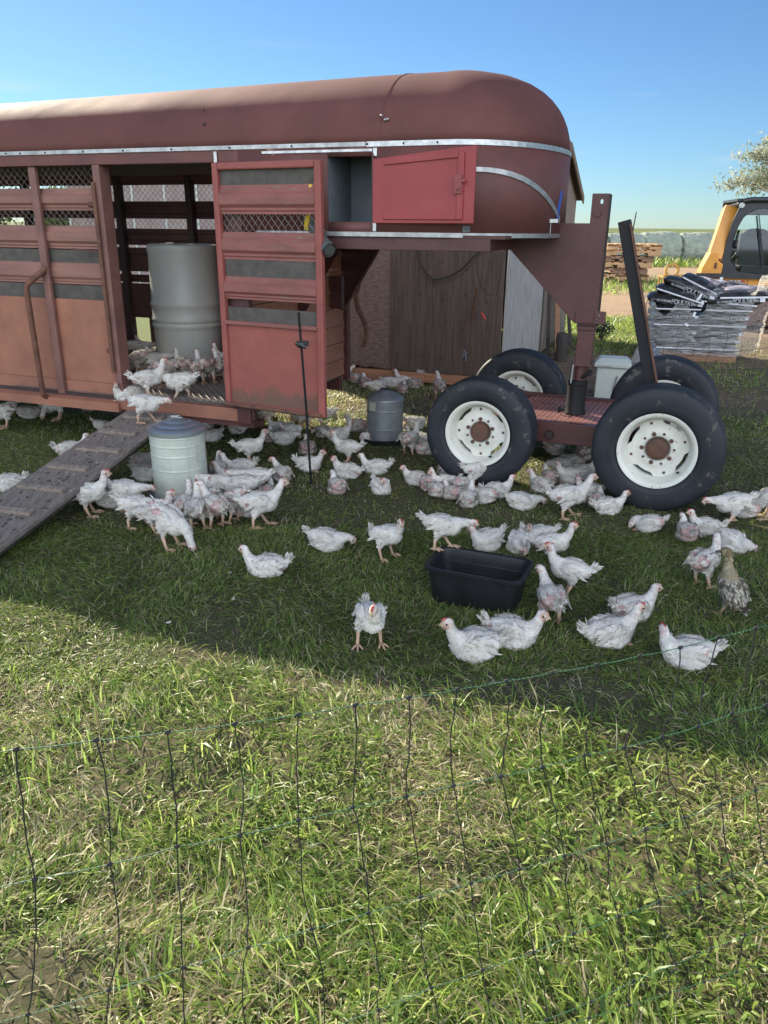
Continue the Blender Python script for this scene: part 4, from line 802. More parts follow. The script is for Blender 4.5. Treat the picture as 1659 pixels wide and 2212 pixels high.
# pallets
def make_pallet(mat):
    r = empty('wooden_pallet', (0, 0, 0)); b = MB()
    for i in range(7): b.box(-.55 + i * .165, -.55 + i * .165 + .11, -.5, .5, .118, .134)
    b.build('top_board', mat, r)
    b = MB()
    for y in (-.5, -.02, .46):
        b.box(-.56, -.32, y, y + .04, .018, .116); b.box(-.14, .14, y, y + .04, .018, .116); b.box(.32, .56, y, y + .04, .018, .116); b.box(-.56, .56, y, y + .04, .075, .116)
    b.build('stringer', mat, r)
    b = MB()
    for i in (-.55, -.05, .44): b.box(i, i + .11, -.5, .5, 0, .016)
    b.build('bottom_board', mat, r); return r
pa = make_pallet(M['pallet']); pb = make_pallet(M['pallet2'])
def at_px(x, y, z=0): return G(x, y, z)
pb0 = G(1345, 618, 0); ps = 1.25
plab = ['lowest pallet of the stack, half sunk in weeds', 'second pallet up in the weedy stack', 'third pallet up in the weedy stack', 'fourth pallet up in the weedy stack', 'darker fifth pallet up in the stack', 'pallet just under the topmost one of the stack', 'topmost pale pallet of the stack, shifted out of line']
used = {id(pa): 0, id(pb): 0}
for i in range(7):
    src = pb if i in (0, 2, 4) else pa
    if used[id(src)] == 0: o = src; used[id(src)] = 1
    else: o = copy_tree(src)
    o.location = pb0 + Vector((.0 + (.30 if i > 4 else 0) + .05 * math.sin(i * 5), .6, i * .134 * ps)); o.scale = (ps * 1.12, ps, ps); o.rotation_euler = (0, 0, math.radians(-6 + 5 * math.sin(i * 2.2))); tag(o, plab[i], 'pallet', 'stack of wooden pallets')
# yellow scrap frame with a ring
YF0 = G(1448, 640, 0); YS = YF0.y; 
c0 = GY(1432, 618, 17.5); c0.z = 0
r = empty('scrap_frame', (c0.x, 17.5, 0), math.radians(-8), 'small yellow welded frame with a ring and bent rods', 'metal frame')
b = MB(); 
for x in (0, .55, 1.1): b.bar((x, 0, 0), (x, 0, .62), .04, .04)
b.bar((0, 0, .62), (1.3, .1, .66), .04, .04); b.bar((0, 0, .12), (1.2, .1, .12), .04, .04); b.bar((.0, .5, .0), (.0, .5, .6), .04, .04); b.bar((0, 0, .6), (0, .5, .6), .04, .04)
b.build('frame', M['yold'], r)
b = MB(); b.lathe([(.10, -.04), (.155, -.04), (.155, .04), (.10, .04), (.10, -.04)], 24, Matrix.Translation((.14, -.02, .74)) @ Matrix.Rotation(math.radians(80), 4, 'X')); b.build('ring', M['yold'], r, smooth=True)
b = MB()
for k in range(9): b.tube([(.2 + k * .05, .0, .62 - k * .01), (.55 + k * .05, .1, .2 + .03 * k)], .012, 5)
b.tube([(1.2, .1, .6), (1.3, .1, .95), (1.45, .1, 1.05), (1.6, .1, .95), (1.65, .1, .7)], .012, 6); b.tube([(1.6, .1, .6), (1.85, .1, .95), (1.98, .1, .9), (1.95, .1, .8), (1.85, .1, .82)], .012, 6)
b.build('bent_rod', M['rust'], r)
b = MB(); b.ball((.95, 0, .69), (.12, .05, .05), 10, 6); o = b.build('red_rag', surf('red_white_cloth', (.6, .05, .05), (.7, .6, .6), 12, .9), None, smooth=True); o.location = (c0.x, 17.45, 0); tag(o, 'scrap of red and white cloth on the yellow frame', 'cloth')
# ================================================================== pallet load of feed bags
b0 = G(1400, 776, 0); b1 = G(1562, 783, 0); bd = (b1 - b0); BL = bd.length; ba = math.atan2(bd.y, bd.x)
BN = Vector((-math.sin(ba), math.cos(ba), 0)); BU = Vector((math.cos(ba), math.sin(ba), 0))
def make_bag(seed, mat, txt=True):
    """a plump feed sack lying flat, its long side to the front; stitched end strips and printing on the front side"""
    rr = random.Random(seed); b = MB(); nx, ny = 22, 12; L, D_, h = .62, .40, .105; vs = []; fs = []
    for side in (1, -1):
        for i in range(nx + 1):
            for j in range(ny + 1):
                u = i / nx * 2 - 1; v = j / ny * 2 - 1; k = (1 - abs(u) ** 5) ** .5 * (1 - abs(v) ** 3.4) ** .5
                vs.append((u * L / 2 * (1 - .04 * abs(v) ** 3), v * D_ / 2 * (1 - .05 * abs(u) ** 3), side * (h / 2 * k + .004 * math.sin(u * 9 + seed + v * 5) * k + .003 * math.sin(v * 17 + seed * 2 + u * 13) * k)))
    m = (nx + 1) * (ny + 1)
    for s_ in (0, 1):
        for i in range(nx):
            for j in range(ny): a = s_ * m + i * (ny + 1) + j; q = (a, a + ny + 1, a + ny + 2, a + 1); fs.append(q if s_ == 0 else q[::-1])
    for i in range(nx):
        for j in (0, ny): a = i * (ny + 1) + j; fs.append((a, a + ny + 1, a + ny + 1 + m, a + m))
    for j in range(ny):
        for i in (0, nx): a = i * (ny + 1) + j; fs.append((a, a + 1, a + 1 + m, a + m))
    b.add(vs, fs); o = b.build('feed_bag', mat, None, smooth='all')
    st = MB(); st.add([(-.28, -.205, -.010), (.30, -.205, -.010), (.30, -.205, .004), (-.28, -.205, .004), (-.28, -.198, -.010), (.30, -.198, -.010), (.30, -.198, .004), (-.28, -.198, .004)], [(0, 1, 2, 3), (4, 7, 6, 5), (0, 4, 5, 1), (3, 2, 6, 7)])
    return o, st
def bag_text(parent, s, loc, size, mat, rx=math.radians(74)):
    cu = bpy.data.curves.new('lettering', 'FONT'); cu.body = s; cu.size = size; cu.extrude = .0008; cu.offset = .0006; cu.space_character = .95
    t = bpy.data.objects.new('lettering', cu); COL.objects.link(t); dg = bpy.context.evaluated_depsgraph_get(); me = bpy.data.meshes.new_from_object(t.evaluated_get(dg)); bpy.data.objects.remove(t); bpy.data.curves.remove(cu)
    for v in me.vertices:   # drape round the bulging front of the sack
        x, y = v.co.x + loc[0], v.co.y
        a = (y + loc[2]) ; v.co = Vector((x, -.2125 + 4.2 * a * a + .25 * max(0, abs(x) - .18) ** 2 - v.co.z, a))
    me.materials.append(mat); o = bpy.data.objects.new('lettering', me); COL.objects.link(o); o.parent = parent; return o
PALL = 1
def place(o, lx, ly, z, rz=0., rx=0., ry=0., sc=(1, 1, 1)):
    o.location = b0 + BU * lx + BN * ly + Vector((0, 0, z)); o.rotation_euler = Euler((rx, ry, ba + rz), 'XYZ'); o.scale = sc
protos = []
for k, (mt, tx) in enumerate([(M['bag'], 1), (M['bag'], 0), (M['bagw'], 1), (M['bag'], 1)]):
    o, st = make_bag(k + 1, mt)
    if k in (0, 3):
        bag_text(o, 'ALL PURPOSE', (-.20, 0, -.014), .026, M['print']); bag_text(o, 'POULTRY', (-.045, 0, -.022), .056, M['print']); bag_text(o, 'FEED', (.175, 0, -.012), .022, M['print'])
        e = MB(); e.box(.235, .285, -.199, -.19, -.016, .016); e.build('bag_label', M['white'], o)
    else: st.build('stitched_strip', M['white'], o)
    protos.append(o)
usedp = [False] * 4
def bag(k, *a, label=None, **kw):
    src = protos[k]
    if not usedp[k]: o = src; usedp[k] = True
    else: o = copy_tree(src)
    place(o, *a, **kw); tag(o, label, 'feed bag', 'feed bags stacked on the wrapped pallet'); return o
H_ = .095
rowname = ['lowest', 'second', 'third', 'fourth', 'fifth', 'sixth']
for r_ in range(6):
    for c_ in range(2):
        for d_ in range(2):
            bag([1, 3, 0, 1, 0, 1][r_] if d_ == 0 else 1, .27 + c_ * .50 + .02 * r_ * c_, .20 + d_ * .40, .16 + r_ * H_, rz=math.radians(2 * math.sin(r_ * 3 + c_)), sc=(.92, 1, 1.02), label='%s wrapped feed bag up from the pallet, %s, %s row' % (rowname[r_], ['at the beam side', 'at the loader side'][c_], ['front', 'rear'][d_]))
bag(0, .25, .18, .155 + 6 * H_ + 0.00 * .078 - 0.000, rz=math.radians(-4), ry=math.radians(6), sc=(1.12, 1, 1.44), label='black feed bag with pale lettering, lowest of the loose pile at the beam side')
bag(1, .30, .17, .17 + 6 * H_ + 1.00 * .078 - 0.020, rz=math.radians(-10), ry=math.radians(16), sc=(1.0, 1, 1.25), label='feed bag with a long white stitched edge, slid down the loose pile')
bag(3, .42, .22, .20 + 6 * H_ + 2.00 * .078 - 0.060, rz=math.radians(-12), ry=math.radians(19), sc=(1.12, 1, 1.44), label='tilted black feed bag lettered in white, high on the loose pile')
bag(1, .62, .28, .21 + 6 * H_ + 2.80 * .078 - 0.110, rz=math.radians(-16), ry=math.radians(24), sc=(1.05, 1, 1.25), label='steeply tilted feed bag on top of the loose pile')
bag(1, .86, .18, .15 + 6 * H_ + 0.00 * .078 - 0.000, rz=math.radians(2), ry=math.radians(4), sc=(1.05, 1, 1.25), label='feed bag with a white stripe lying under the lettered one near the loader')
bag(3, .92, .16, .155 + 6 * H_ + 1.00 * .078 - 0.050, rz=math.radians(4), ry=math.radians(-3), sc=(1.15, 1, 1.44), label='black feed bag lettered in white, under the topmost flat bags')
bag(1, 1.04, .16, .16 + 6 * H_ + 2.05 * .078 - 0.090, rz=math.radians(5), ry=math.radians(-2), sc=(1.15, 1, 1.38), label='feed bag with a white seam, second from the top by the loader')
bag(2, 1.10, .42, .17 + 6 * H_ + 3.10 * .078 - 0.150, rz=math.radians(12), ry=math.radians(1), sc=(1.1, 1.1, 1.38), label='pale printed feed bag, topmost by the loader')
bag(2, .70, .55, .17 + 6 * H_ + 3.40 * .078 - 0.110, rz=math.radians(-24), ry=math.radians(8), sc=(1.1, 1.1, 1.44), label='pale printed feed bag lying behind the tilted black ones')
bag(1, .80, .60, .16 + 6 * H_ + 2.30 * .078 - 0.040, rz=math.radians(8), sc=(1.2, 1, 1.38), label='feed bag under the pale one at the back of the pile')
bag(1, .95, .62, .15 + 6 * H_ + 1.20 * .078 - 0.020, rz=math.radians(-5), sc=(1.2, 1, 1.38), label='feed bag buried in the rear of the loose pile')
# stretch wrap pulled round the load, flaring off the loader side
FW = empty('stretch_wrap', b0, ba, 'torn clear stretch film wrapped round the feed bags', 'plastic wrap')
b = MB(); nx, nz_ = 90, 26; vs = []; fs = []
path = [(-.06, .86), (-.06, .0), (1.06, -.03), (1.42, .62)]
segs = [(path[i], path[i + 1]) for i in range(3)]; lens = [math.dist(*s_) for s_ in segs]; tot = sum(lens)
for i in range(nx + 1):
    d_ = tot * i / nx; k = 0
    while k < 2 and d_ > lens[k]: d_ -= lens[k]; k += 1
    (x0, y0), (x1, y1) = segs[k]; f = min(1, d_ / lens[k]); x = x0 + (x1 - x0) * f; y = y0 + (y1 - y0) * f
    topz = .70 + (.10 * math.sin(i * .5) if k < 2 else .25) + (.1 if x > .6 else -.05)
    for j in range(nz_ + 1):
        t = j / nz_; z = .08 + (topz - .08) * t; fl = .10 * t * (1 if k == 2 else max(0, (x - .8) / .25) if k == 1 else 0)
        wv = .006 * math.sin(z * 70 + x * 3) + .004 * math.sin(x * 30 + z * 25)
        nx_, ny_ = (y1 - y0) / lens[k], -(x1 - x0) / lens[k]
        vs.append((x + fl + nx_ * wv, y + ny_ * wv, z))
for i in range(nx):
    for j in range(nz_): a = i * (nz_ + 1) + j; fs.append((a, a + nz_ + 1, a + nz_ + 2, a + 1))
b.add(vs, fs); b.build('wrap_film', M['film'], FW, smooth='all')
b = MB(); rr = random.Random(8)
for (x, z, w_, h_, a) in [(.50, .78, .03, .10, .5), (.545, .72, .035, .05, 0), (.47, .58, .03, .06, .2), (.72, 1.0, .035, .05, 0), (.40, .45, .05, .03, .5)]: b.box(-w_ / 2, w_ / 2, -.03, -.028, -h_ / 2, h_ / 2, Matrix.Translation((x, -.02, z)) @ Matrix.Rotation(a, 4, 'Y'))
b.build('paper_tag', M['white'], FW)
FP = empty('load_pallet', b0, ba, 'wooden pallet under the wrapped feed bags', 'pallet')
b = MB()
for i in range(8): b.box(.0 + i * .135, .0 + i * .135 + .1, .0, .85, .09, .106)
b.build('top_board', M['pallet2'], FP)
b = MB(); b.box(0, 1.05, .02, .06, .02, .088); b.box(0, 1.05, .4, .44, .02, .088); b.box(0, 1.05, .8, .84, .02, .088); b.box(0, 1.05, .0, .08, 0, .018); b.build('stringer', M['pallet2'], FP)
# ================================================================== compact track loader
def text_mesh(s, size, mat, parent, Mx, name='lettering', ext=.002):
    cu = bpy.data.curves.new(name, 'FONT'); cu.body = s; cu.size = size; cu.extrude = ext; cu.offset = size * .02; cu.align_x = 'CENTER'
    t = bpy.data.objects.new(name, cu); COL.objects.link(t); dg = bpy.context.evaluated_depsgraph_get(); me = bpy.data.meshes.new_from_object(t.evaluated_get(dg)); bpy.data.objects.remove(t); bpy.data.curves.remove(cu)
    me.transform(Mx); me.materials.append(mat); o = bpy.data.objects.new(name, me); COL.objects.link(o); o.parent = parent; return o
LY = 13.6; lc = GY(1618, 700, LY); LD = empty('track_loader', (lc.x, LY, 0), math.radians(-11), 'yellow and black compact track loader with glazed cab, facing the yard', 'loader')
LD.scale = (1, 1, .95); LD.location.z = .05
def ring_plate(b, outer, inner, y0, y1):
    n = len(outer); vs = [(p[0], y0, p[1]) for p in outer] + [(p[0], y0, p[1]) for p in inner] + [(p[0], y1, p[1]) for p in outer] + [(p[0], y1, p[1]) for p in inner]; fs = []
    for i in range(n): j = (i + 1) % n; fs += [(i, j, n + j, n + i), (2 * n + i, 3 * n + i, 3 * n + j, 2 * n + j), (i, 2 * n + i, 2 * n + j, j), (n + i, n + j, 3 * n + j, 3 * n + i)]
    b.add(vs, fs)
outer = [(-.58, .82), (-.60, 1.1), (-.57, 1.45), (-.52, 1.75), (-.44, 2.02), (-.40, 2.08), (-.34, 2.10), (0, 2.10), (.34, 2.10), (.40, 2.08), (.44, 2.02), (.52, 1.75), (.57, 1.45), (.60, 1.1), (.58, .82), (0, .82)]
inner = [(-.33, .90), (-.48, 1.10), (-.46, 1.45), (-.42, 1.65), (-.36, 1.80), (-.28, 1.88), (-.15, 1.94), (0, 1.95), (.15, 1.94), (.28, 1.88), (.36, 1.80), (.42, 1.65), (.46, 1.45), (.48, 1.10), (.33, .90), (0, .86)]
b = MB(); ring_plate(b, outer, inner, 0, .05); b.box(-.60, -.54, .05, 1.1, .82, 1.2); b.box(.54, .60, .05, 1.1, .82, 1.2)
for s_ in (-1, 1): b.tube([(s_ * .44, .03, 2.02), (s_ * .40, 1.1, 2.02)], .05, 8); b.tube([(s_ * .50, 1.1, .8), (s_ * .40, 1.1, 2.05)], .05, 8)
b.box(-.50, .50, .0, 1.15, 2.06, 2.11); b.box(-.56, .56, 1.1, 1.14, .8, 1.42); b.box(-.5, .5, 1.1, 1.14, 1.86, 2.06); b.box(-.56, .56, .05, 1.1, .80, .86); b.tube([(-.42, -.02, 2.06), (-.3, -.03, 2.085), (0, -.03, 2.09), (.3, -.03, 2.085), (.42, -.02, 2.06)], .05, 10)
cab = b.build('cab', M['cab'], LD, bevel=.008)
b = MB(); b.add([(p[0] * 1.01, .02, p[1]) for p in inner], [tuple(range(len(inner)))[::-1]]); b.build('windscreen', M['glass'], cab)
b = MB(); b.tube([(.05, -.02, .95), (-.0, -.02, 1.3), (-.14, -.02, 1.86)], .008, 6); b.tube([(.02, -.015, 1.1), (-.17, -.015, 1.83)], .012, 6); b.build('wiper', M['cab'], cab)
b = MB(); b.tube([(-.42, -.03, 1.30), (-.44, -.06, 1.33), (-.425, -.06, 1.56), (-.41, -.03, 1.58)], .022, 8); b.build('door_handle', M['black'], cab, smooth=True)
b = MB(); b.lathe([(0, 0), (.04, 0), (.045, .03), (0, .035)], 16, Matrix.Translation((-.43, -.02, 2.0)) @ Matrix.Rotation(math.radians(90), 4, 'X')); b.build('round_lamp', M['whitebox'], cab, smooth=True)
b = MB(); b.box(-.24, .24, .55, .70, .95, 1.55); b.ball((0, .58, 1.55), (.22, .08, .08)); b.box(-.25, .25, .15, .6, .86, 1.0); b.tube([(-.36, .3, .86), (-.36, .3, 1.1), (-.33, .12, 1.2)], .05, 8); b.tube([(.36, .3, .86), (.36, .3, 1.1), (.33, .12, 1.2)], .05, 8); b.build('seat', M['seat'], LD, bevel=.03)
text_mesh('CAT', .09, M['grey'], LD, Matrix.Translation((-.02, .53, 1.5)) @ Matrix.Rotation(math.radians(90), 4, 'X'), 'seat_lettering')
b = MB(); b.box(-.95, .95, -.08, 0.0, .42, .775); b.box(-.60, .60, 0, 1.9, .40, .80)
o = b.build('body', M['yellow'], LD, bevel=.01)
b = MB(); b.box(-.95, .95, -.084, -.08, .675, .683)
for x in (-.58, -.16, .3): b.box(x, x + .006, -.084, -.08, .43, .77)
b.build('panel_gap', M['cab'], LD)
b = MB(); b.box(-1.0, 1.0, -.16, -.10, .79, .87); b.build('cross_bar', M['cab'], LD, bevel=.004)
text_mesh('CAT', .10, M['white'], LD, Matrix.Translation((-.36, -.088, .69)) @ Matrix.Rotation(math.radians(90), 4, 'X'), 'lettering')
b = MB(); b.add([(-.30, -.087, .685), (-.22, -.087, .685), (-.19, -.087, .725), (-.24, -.087, .77), (-.27, -.087, .73)], [(0, 1, 2, 3, 4)]); b.build('red_emblem', M['red'], LD)
for s_ in (-1, 1):
    b = MB(); b.prism([(s_ * .95, .70), (s_ * .60, .70), (s_ * .58, 1.02), (s_ * .66, 1.08), (s_ * .68, 1.22), (s_ * .81, 1.22), (s_ * .90, .98)], -.06, .3)
    b.bar((s_ * .73, .06, 1.10), (s_ * .52, .35, 1.97), .22, .2, (0, 1, 0)); 
    b.build('lift_arm', M['yellow'], LD, bevel=.012)
    b = MB(); b.tube([(s_ * .62, -.02, 1.06), (s_ * .585, .2, 1.55)], .03, 8); b.box(min(s_ * .68, s_ * .72), max(s_ * .68, s_ * .72), -.075, -.06, .95, 1.05); b.build('ram', M['rust'], LD, smooth=True)
    b = MB(); x0, x1 = sorted((s_ * .60, s_ * 1.0)); pr = []
    for k in range(24):
        a = 2 * math.pi * k / 24; pr.append((.95 + 1.0 * max(-1, min(1, 1.25 * math.cos(a))) * .95, .30 + .28 * math.sin(a)))
    Mz = Matrix(((0, 1, 0, 0), (1, 0, 0, 0), (0, 0, 1, 0), (0, 0, 0, 1))); b.prism(pr, x0, x1, Mz); b.build('track', M['black'], LD, bevel=.01)
b = MB(); b.prism([(-.30, .03), (.0, .05), (.12, .40), (.06, .42), (-.04, .10), (-.30, .06)], -1.0, 1.0, Matrix(((0, 1, 0, 0), (1, 0, 0, -.15), (0, 0, 1, 0), (0, 0, 0, 1)))); b.build('bucket', M['rust'], LD)
# ================================================================== tree
def make_tree():
    base = GY(1905, 500, 21.); base.z = 0; t = empty('silver_leaved_tree', base, 0, 'silvery small leaved tree rising behind the track loader', 'tree'); rr = random.Random(12)
    br = MB(); tips = []
    def limb(p, d, L, r, depth):
        pts = [p]; rs = [r]; n = 5
        for i in range(n):
            d = (d + Vector((rr.gauss(0, .14), rr.gauss(0, .14), rr.gauss(.02, .10)))).normalized(); p = p + d * L / n; pts.append(p); rs.append(r * (1 - .55 * (i + 1) / n))
            if depth < 4 and i >= 1:
                for q in range(2 if depth > 0 else 1):
                    a = rr.uniform(0, 6.28); side = Vector((math.cos(a), math.sin(a), rr.uniform(-.25, .5))); limb(p, (d * .7 + side * .8).normalized(), L * rr.uniform(.48, .66), rs[-1] * .62, depth + 1)
            if depth >= 3: tips.append((p, d))
        br.tube(pts, rs, 6 if depth < 2 else 4, cap=False)
    limb(Vector((0, 0, 0)), Vector((.0, 0, 1)), 2.3, .13, 0)
    limb(Vector((0, 0, 1.5)), Vector((-.9, -.1, .45)), 2.2, .08, 1); limb(Vector((0, 0, 1.7)), Vector((-.6, .1, .9)), 2.0, .075, 1); limb(Vector((0, 0, 1.9)), Vector((.5, .2, .9)), 1.8, .07, 1); limb(Vector((0, 0, 1.6)), Vector((.9, -.2, .5)), 2.0, .07, 1)
    br.build('trunk', M['trunk'], t, smooth=True)
    rg = np.random.default_rng(5); TP = np.array([tuple(p) for p, d in tips]); keep = rg.random(len(TP)) < .8; TP = TP[keep]; n = 8
    P = np.repeat(TP, n, 0) + rg.normal(0, .085, (len(TP) * n, 3)); m = len(P)
    a = rg.normal(0, 1, (m, 3)); a /= np.linalg.norm(a, axis=1)[:, None]; c = np.cross(a, rg.normal(0, 1, (m, 3))); c /= np.linalg.norm(c, axis=1)[:, None]
    L = .035 + .04 * rg.random((m, 1)); Wd = L * .33; V = np.stack([P - a * L, P + c * Wd, P + a * L, P - c * Wd], 1).reshape(-1, 3); F = np.arange(m * 4).reshape(-1, 4)
    me = bpy.data.meshes.new('crown'); me.from_pydata(V.tolist(), [], F.tolist()); me.materials.append(M['leaf']); base_c = np.array([(.42, .44, .35), (.30, .34, .22), (.52, .53, .43), (.22, .27, .15)])[rg.integers(0, 4, m)] * (.8 + .4 * rg.random((m, 1))); set_col(me, np.repeat(base_c, 4, 0))
    o = bpy.data.objects.new('crown', me); COL.objects.link(o); o.parent = t; print('tree leaves', m)
make_tree()
# distant shelter belt seen through the trailer
def bushline():
    rg = np.random.default_rng(8)
    for k, (x, y, w, h, lab) in enumerate([(-17.5, 34, 4.5, 3.6, 'low leafy tree showing through the mesh at the far end of the trailer'), (-12.4, 33, 3.2, 2.9, 'leafy shrub showing through the trailer mesh by the second post')]):
        t = empty('shelter_tree', (x, y, 0), 0, lab, 'tree', ); b = MB(); b.tube([(0, 0, 0), (.1, 0, h * .4), (0, .1, h * .75)], [.16, .1, .05], 8)
        for j in range(6): a = j * 1.05; b.tube([(0, 0, h * .3), (math.cos(a) * w * .25, math.sin(a) * w * .2, h * .65)], [.06, .02], 5)
        b.build('trunk', M['trunk'], t); n = 5000; c = rg.normal(0, 1, (26, 3)) * np.array([w * .22, w * .18, h * .16]) + np.array([0, 0, h * .6]); P = c[rg.integers(0, 26, n)] + rg.normal(0, .22, (n, 3)); P[:, 2] = np.clip(P[:, 2], .1, h)
        a = rg.normal(0, 1, (n, 3)); a /= np.linalg.norm(a, axis=1)[:, None]; q = np.cross(a, rg.normal(0, 1, (n, 3))); q /= np.linalg.norm(q, axis=1)[:, None]; V = np.stack([P - a * .09, P + q * .05, P + a * .09, P - q * .05], 1).reshape(-1, 3)
        me = bpy.data.meshes.new('crown'); me.from_pydata(V.tolist(), [], np.arange(n * 4).reshape(-1, 4).tolist()); me.materials.append(M['leaf']); set_col(me, np.repeat(np.array([(.10, .14, .04), (.16, .19, .06), (.07, .10, .03)])[rg.integers(0, 3, n)], 4, 0)); o = bpy.data.objects.new('crown', me); COL.objects.link(o); o.parent = t
bushline()
# ================================================================== yard things
# ramp
rA = T(-.44, -.035, .36); rE = G(0, 1184, .085); rd = (rE - rA).normalized(); t_ = (.022 - .36) / rd.z
def ramp():
    # long axis runs from the sill down towards the camera side
    ax = rd; wd = Vector((0, 0, 1)).cross(ax).normalized(); mid = rA - wd * .195 if wd.x > 0 else rA + wd * .195; end = mid + rd * t_; up = wd.cross(ax).normalized()
    if up.z < 0: up = -up
    L = (end - mid).length; Mx = Matrix(((wd.x, ax.x, up.x, mid.x), (wd.y, ax.y, up.y, mid.y), (wd.z, ax.z, up.z, mid.z), (0, 0, 0, 1)))
    r = empty('chicken_ramp', (0, 0, 0), 0, 'sloping grey plywood ramp with cleats up to the trailer doorway', 'ramp')
    w = .195; b = MB(); b.box(-w, w, 0, L, -.022, 0, Mx); b.build('board', M['wood_old'], r, bevel=.002)
    b = MB(); b.box(-w + .02, -w + .06, .05, L - .02, -.05, -.0225, Mx); b.box(w - .06, w - .02, .05, L - .02, -.05, -.0225, Mx); b.build('side_rail', M['darkboard'], r)
    rr = random.Random(6); k = 0; y = .10
    while y < L - .05:
        b = MB(); s = .012 * math.sin(k * 2.3); b.box(-w + .045, w - .05 - .03 * (k % 2), y, y + .042, .0005, .019, Mx @ Matrix.Rotation(s, 4, 'Z')); b.build('cleat', M['cleat'], r, bevel=.002); y += .262; k += 1
    b = MB()
    for i in range(120):
        x, yy = rr.uniform(-w + .02, w - .02), rr.uniform(.05, L - .02); a = rr.uniform(.004, .016); b.ball((0, 0, 0), (a, a * rr.uniform(.4, .9), .0025), 8, 4, (Mx @ Matrix.Translation((x, yy, .002)) @ Matrix.Rotation(rr.uniform(0, 3), 4, 'Z')).to_3x3().to_4x4()); c = Mx @ Vector((x, yy, .002)); n = 8 * 5; b.v[-n:] = [(p[0] + c.x, p[1] + c.y, p[2] + c.z) for p in b.v[-n:]]
    b.build('dropping_stain', M['dung'], r, smooth=True)
    b = MB()
    for i in range(36):
        x, yy = rr.uniform(-w + .02, w - .02), rr.uniform(.05, L - .02); a = rr.uniform(.002, .008); c = Mx @ Vector((x, yy, .0025)); b.ball(c, (a, a * .6, .0015), 7, 4)
    b.build('white_splash', M['lime'], r, smooth=True); return Mx
RMX = ramp()
def ribbed(R, z0, z1, ribs, amp=.0016):
    pr = [(R, z0)]
    for z in ribs: pr += [(R, z - .011), (R, z - .006), (R + amp, z - .002), (R + amp, z + .002), (R, z + .006), (R, z + .011)]
    return pr + [(R, z1)]
# galvanised waterer
wp = G(394, 1072, 0); WT = empty('galvanised_waterer', wp, 0, 'tall galvanised poultry drinker with a domed lid beside the ramp', 'waterer'); R = .160
b = MB(); b.lathe([(0, .01)] + ribbed(R, .02, .425, [.06, .20, .285, .345, .395]), 56); b.tube([(R * math.sin(.55) + .001, -R * math.cos(.55) - .001, .03), (R * math.sin(.55) + .001, -R * math.cos(.55) - .001, .42)], .0022, 5); b.build('tank', M['galv'], WT, smooth=True)
b = MB(); b.lathe([(R + .007, .405), (R + .008, .432), (R + .002, .437), (R * .80, .452), (R * .77, .451), (R * .74, .456), (R * .48, .470), (R * .45, .469), (R * .42, .474), (R * .12, .482), (0, .483)], 56); b.build('lid', M['galvlid'], WT, smooth=True)
b = MB(); b.tube([(-.035, -.012, .484), (-.04, -.02, .497), (-.02, -.03, .506), (.03, -.025, .506), (.04, -.01, .497), (.038, .004, .485), (.0, .012, .49), (-.03, .004, .49), (-.035, -.012, .484)], .003, 6); b.build('handle', M['alum2'], WT, smooth=True)
b = MB(); b.lathe([(R - .01, .012), (R + .035, .012), (R + .04, .05), (R + .037, .05), (R + .03, .018), (R - .01, .018)], 48); b.build('trough', M['galvold'], WT, smooth=True)
b = MB(); b.box(-.035, .035, -.002, 0, -.05, .05, Matrix.Rotation(math.radians(65), 4, 'Z') @ Matrix.Translation((0, -R - .002, .30)) ); b.build('paper_label', M['galv'], WT)
# galvanised feeder
fp = G(831, 953, 0); FD = empty('galvanised_feeder', fp, 0, 'dull galvanised hanging feeder with fluted cone top beside the near wheel', 'feeder'); R = .138
b = MB(); b.lathe([(0, .03)] + ribbed(R, .035, .335, [.115, .255]) , 56); b.tube([(R * math.sin(-.8), -R * math.cos(-.8) - .001, .04), (R * math.sin(-.8), -R * math.cos(-.8) - .001, .33)], .002, 5); b.build('drum', M['galvold'], FD, smooth=True)
b = MB(); vs = []; fs = []; n = 96; prof = [(R + .004, .325), (R + .005, .338), (R, .345), (R * .62, .375), (R * .38, .388), (R * .34, .396), (0, .398)]
for i, (r_, z) in enumerate(prof):
    for k in range(n): a = 2 * math.pi * k / n; dz = .0035 * math.cos(a * 32) if i in (3, 4) else (.002 * math.cos(a * 32) if i == 2 else 0); vs.append((r_ * math.cos(a), r_ * math.sin(a), z + dz))
for i in range(len(prof) - 1):
    for k in range(n): a = i * n + k; c = i * n + (k + 1) % n; fs.append((a, c, c + n, a + n))
b.add(vs, fs); b.build('cone_lid', M['galvold'], FD, smooth='all')
b = MB(); b.tube([(-.04, 0, .396), (-.03, 0, .41), (.03, 0, .41), (.04, 0, .396)], .006, 6); b.build('handle', M['black'], FD, smooth=True)
b = MB(); b.lathe([(0, .005), (R + .045, .005), (R + .055, .045), (R + .05, .047), (R + .04, .014), (0, .012)], 56); b.build('feed_pan', M['tub'], FD, smooth=True)
b = MB(); b.box(-.03, .03, -.0015, 0, -.035, .035, Matrix.Rotation(math.radians(-42), 4, 'Z') @ Matrix.Translation((0, -R - .001, .295))); b.build('paper_label', M['galv'], FD)
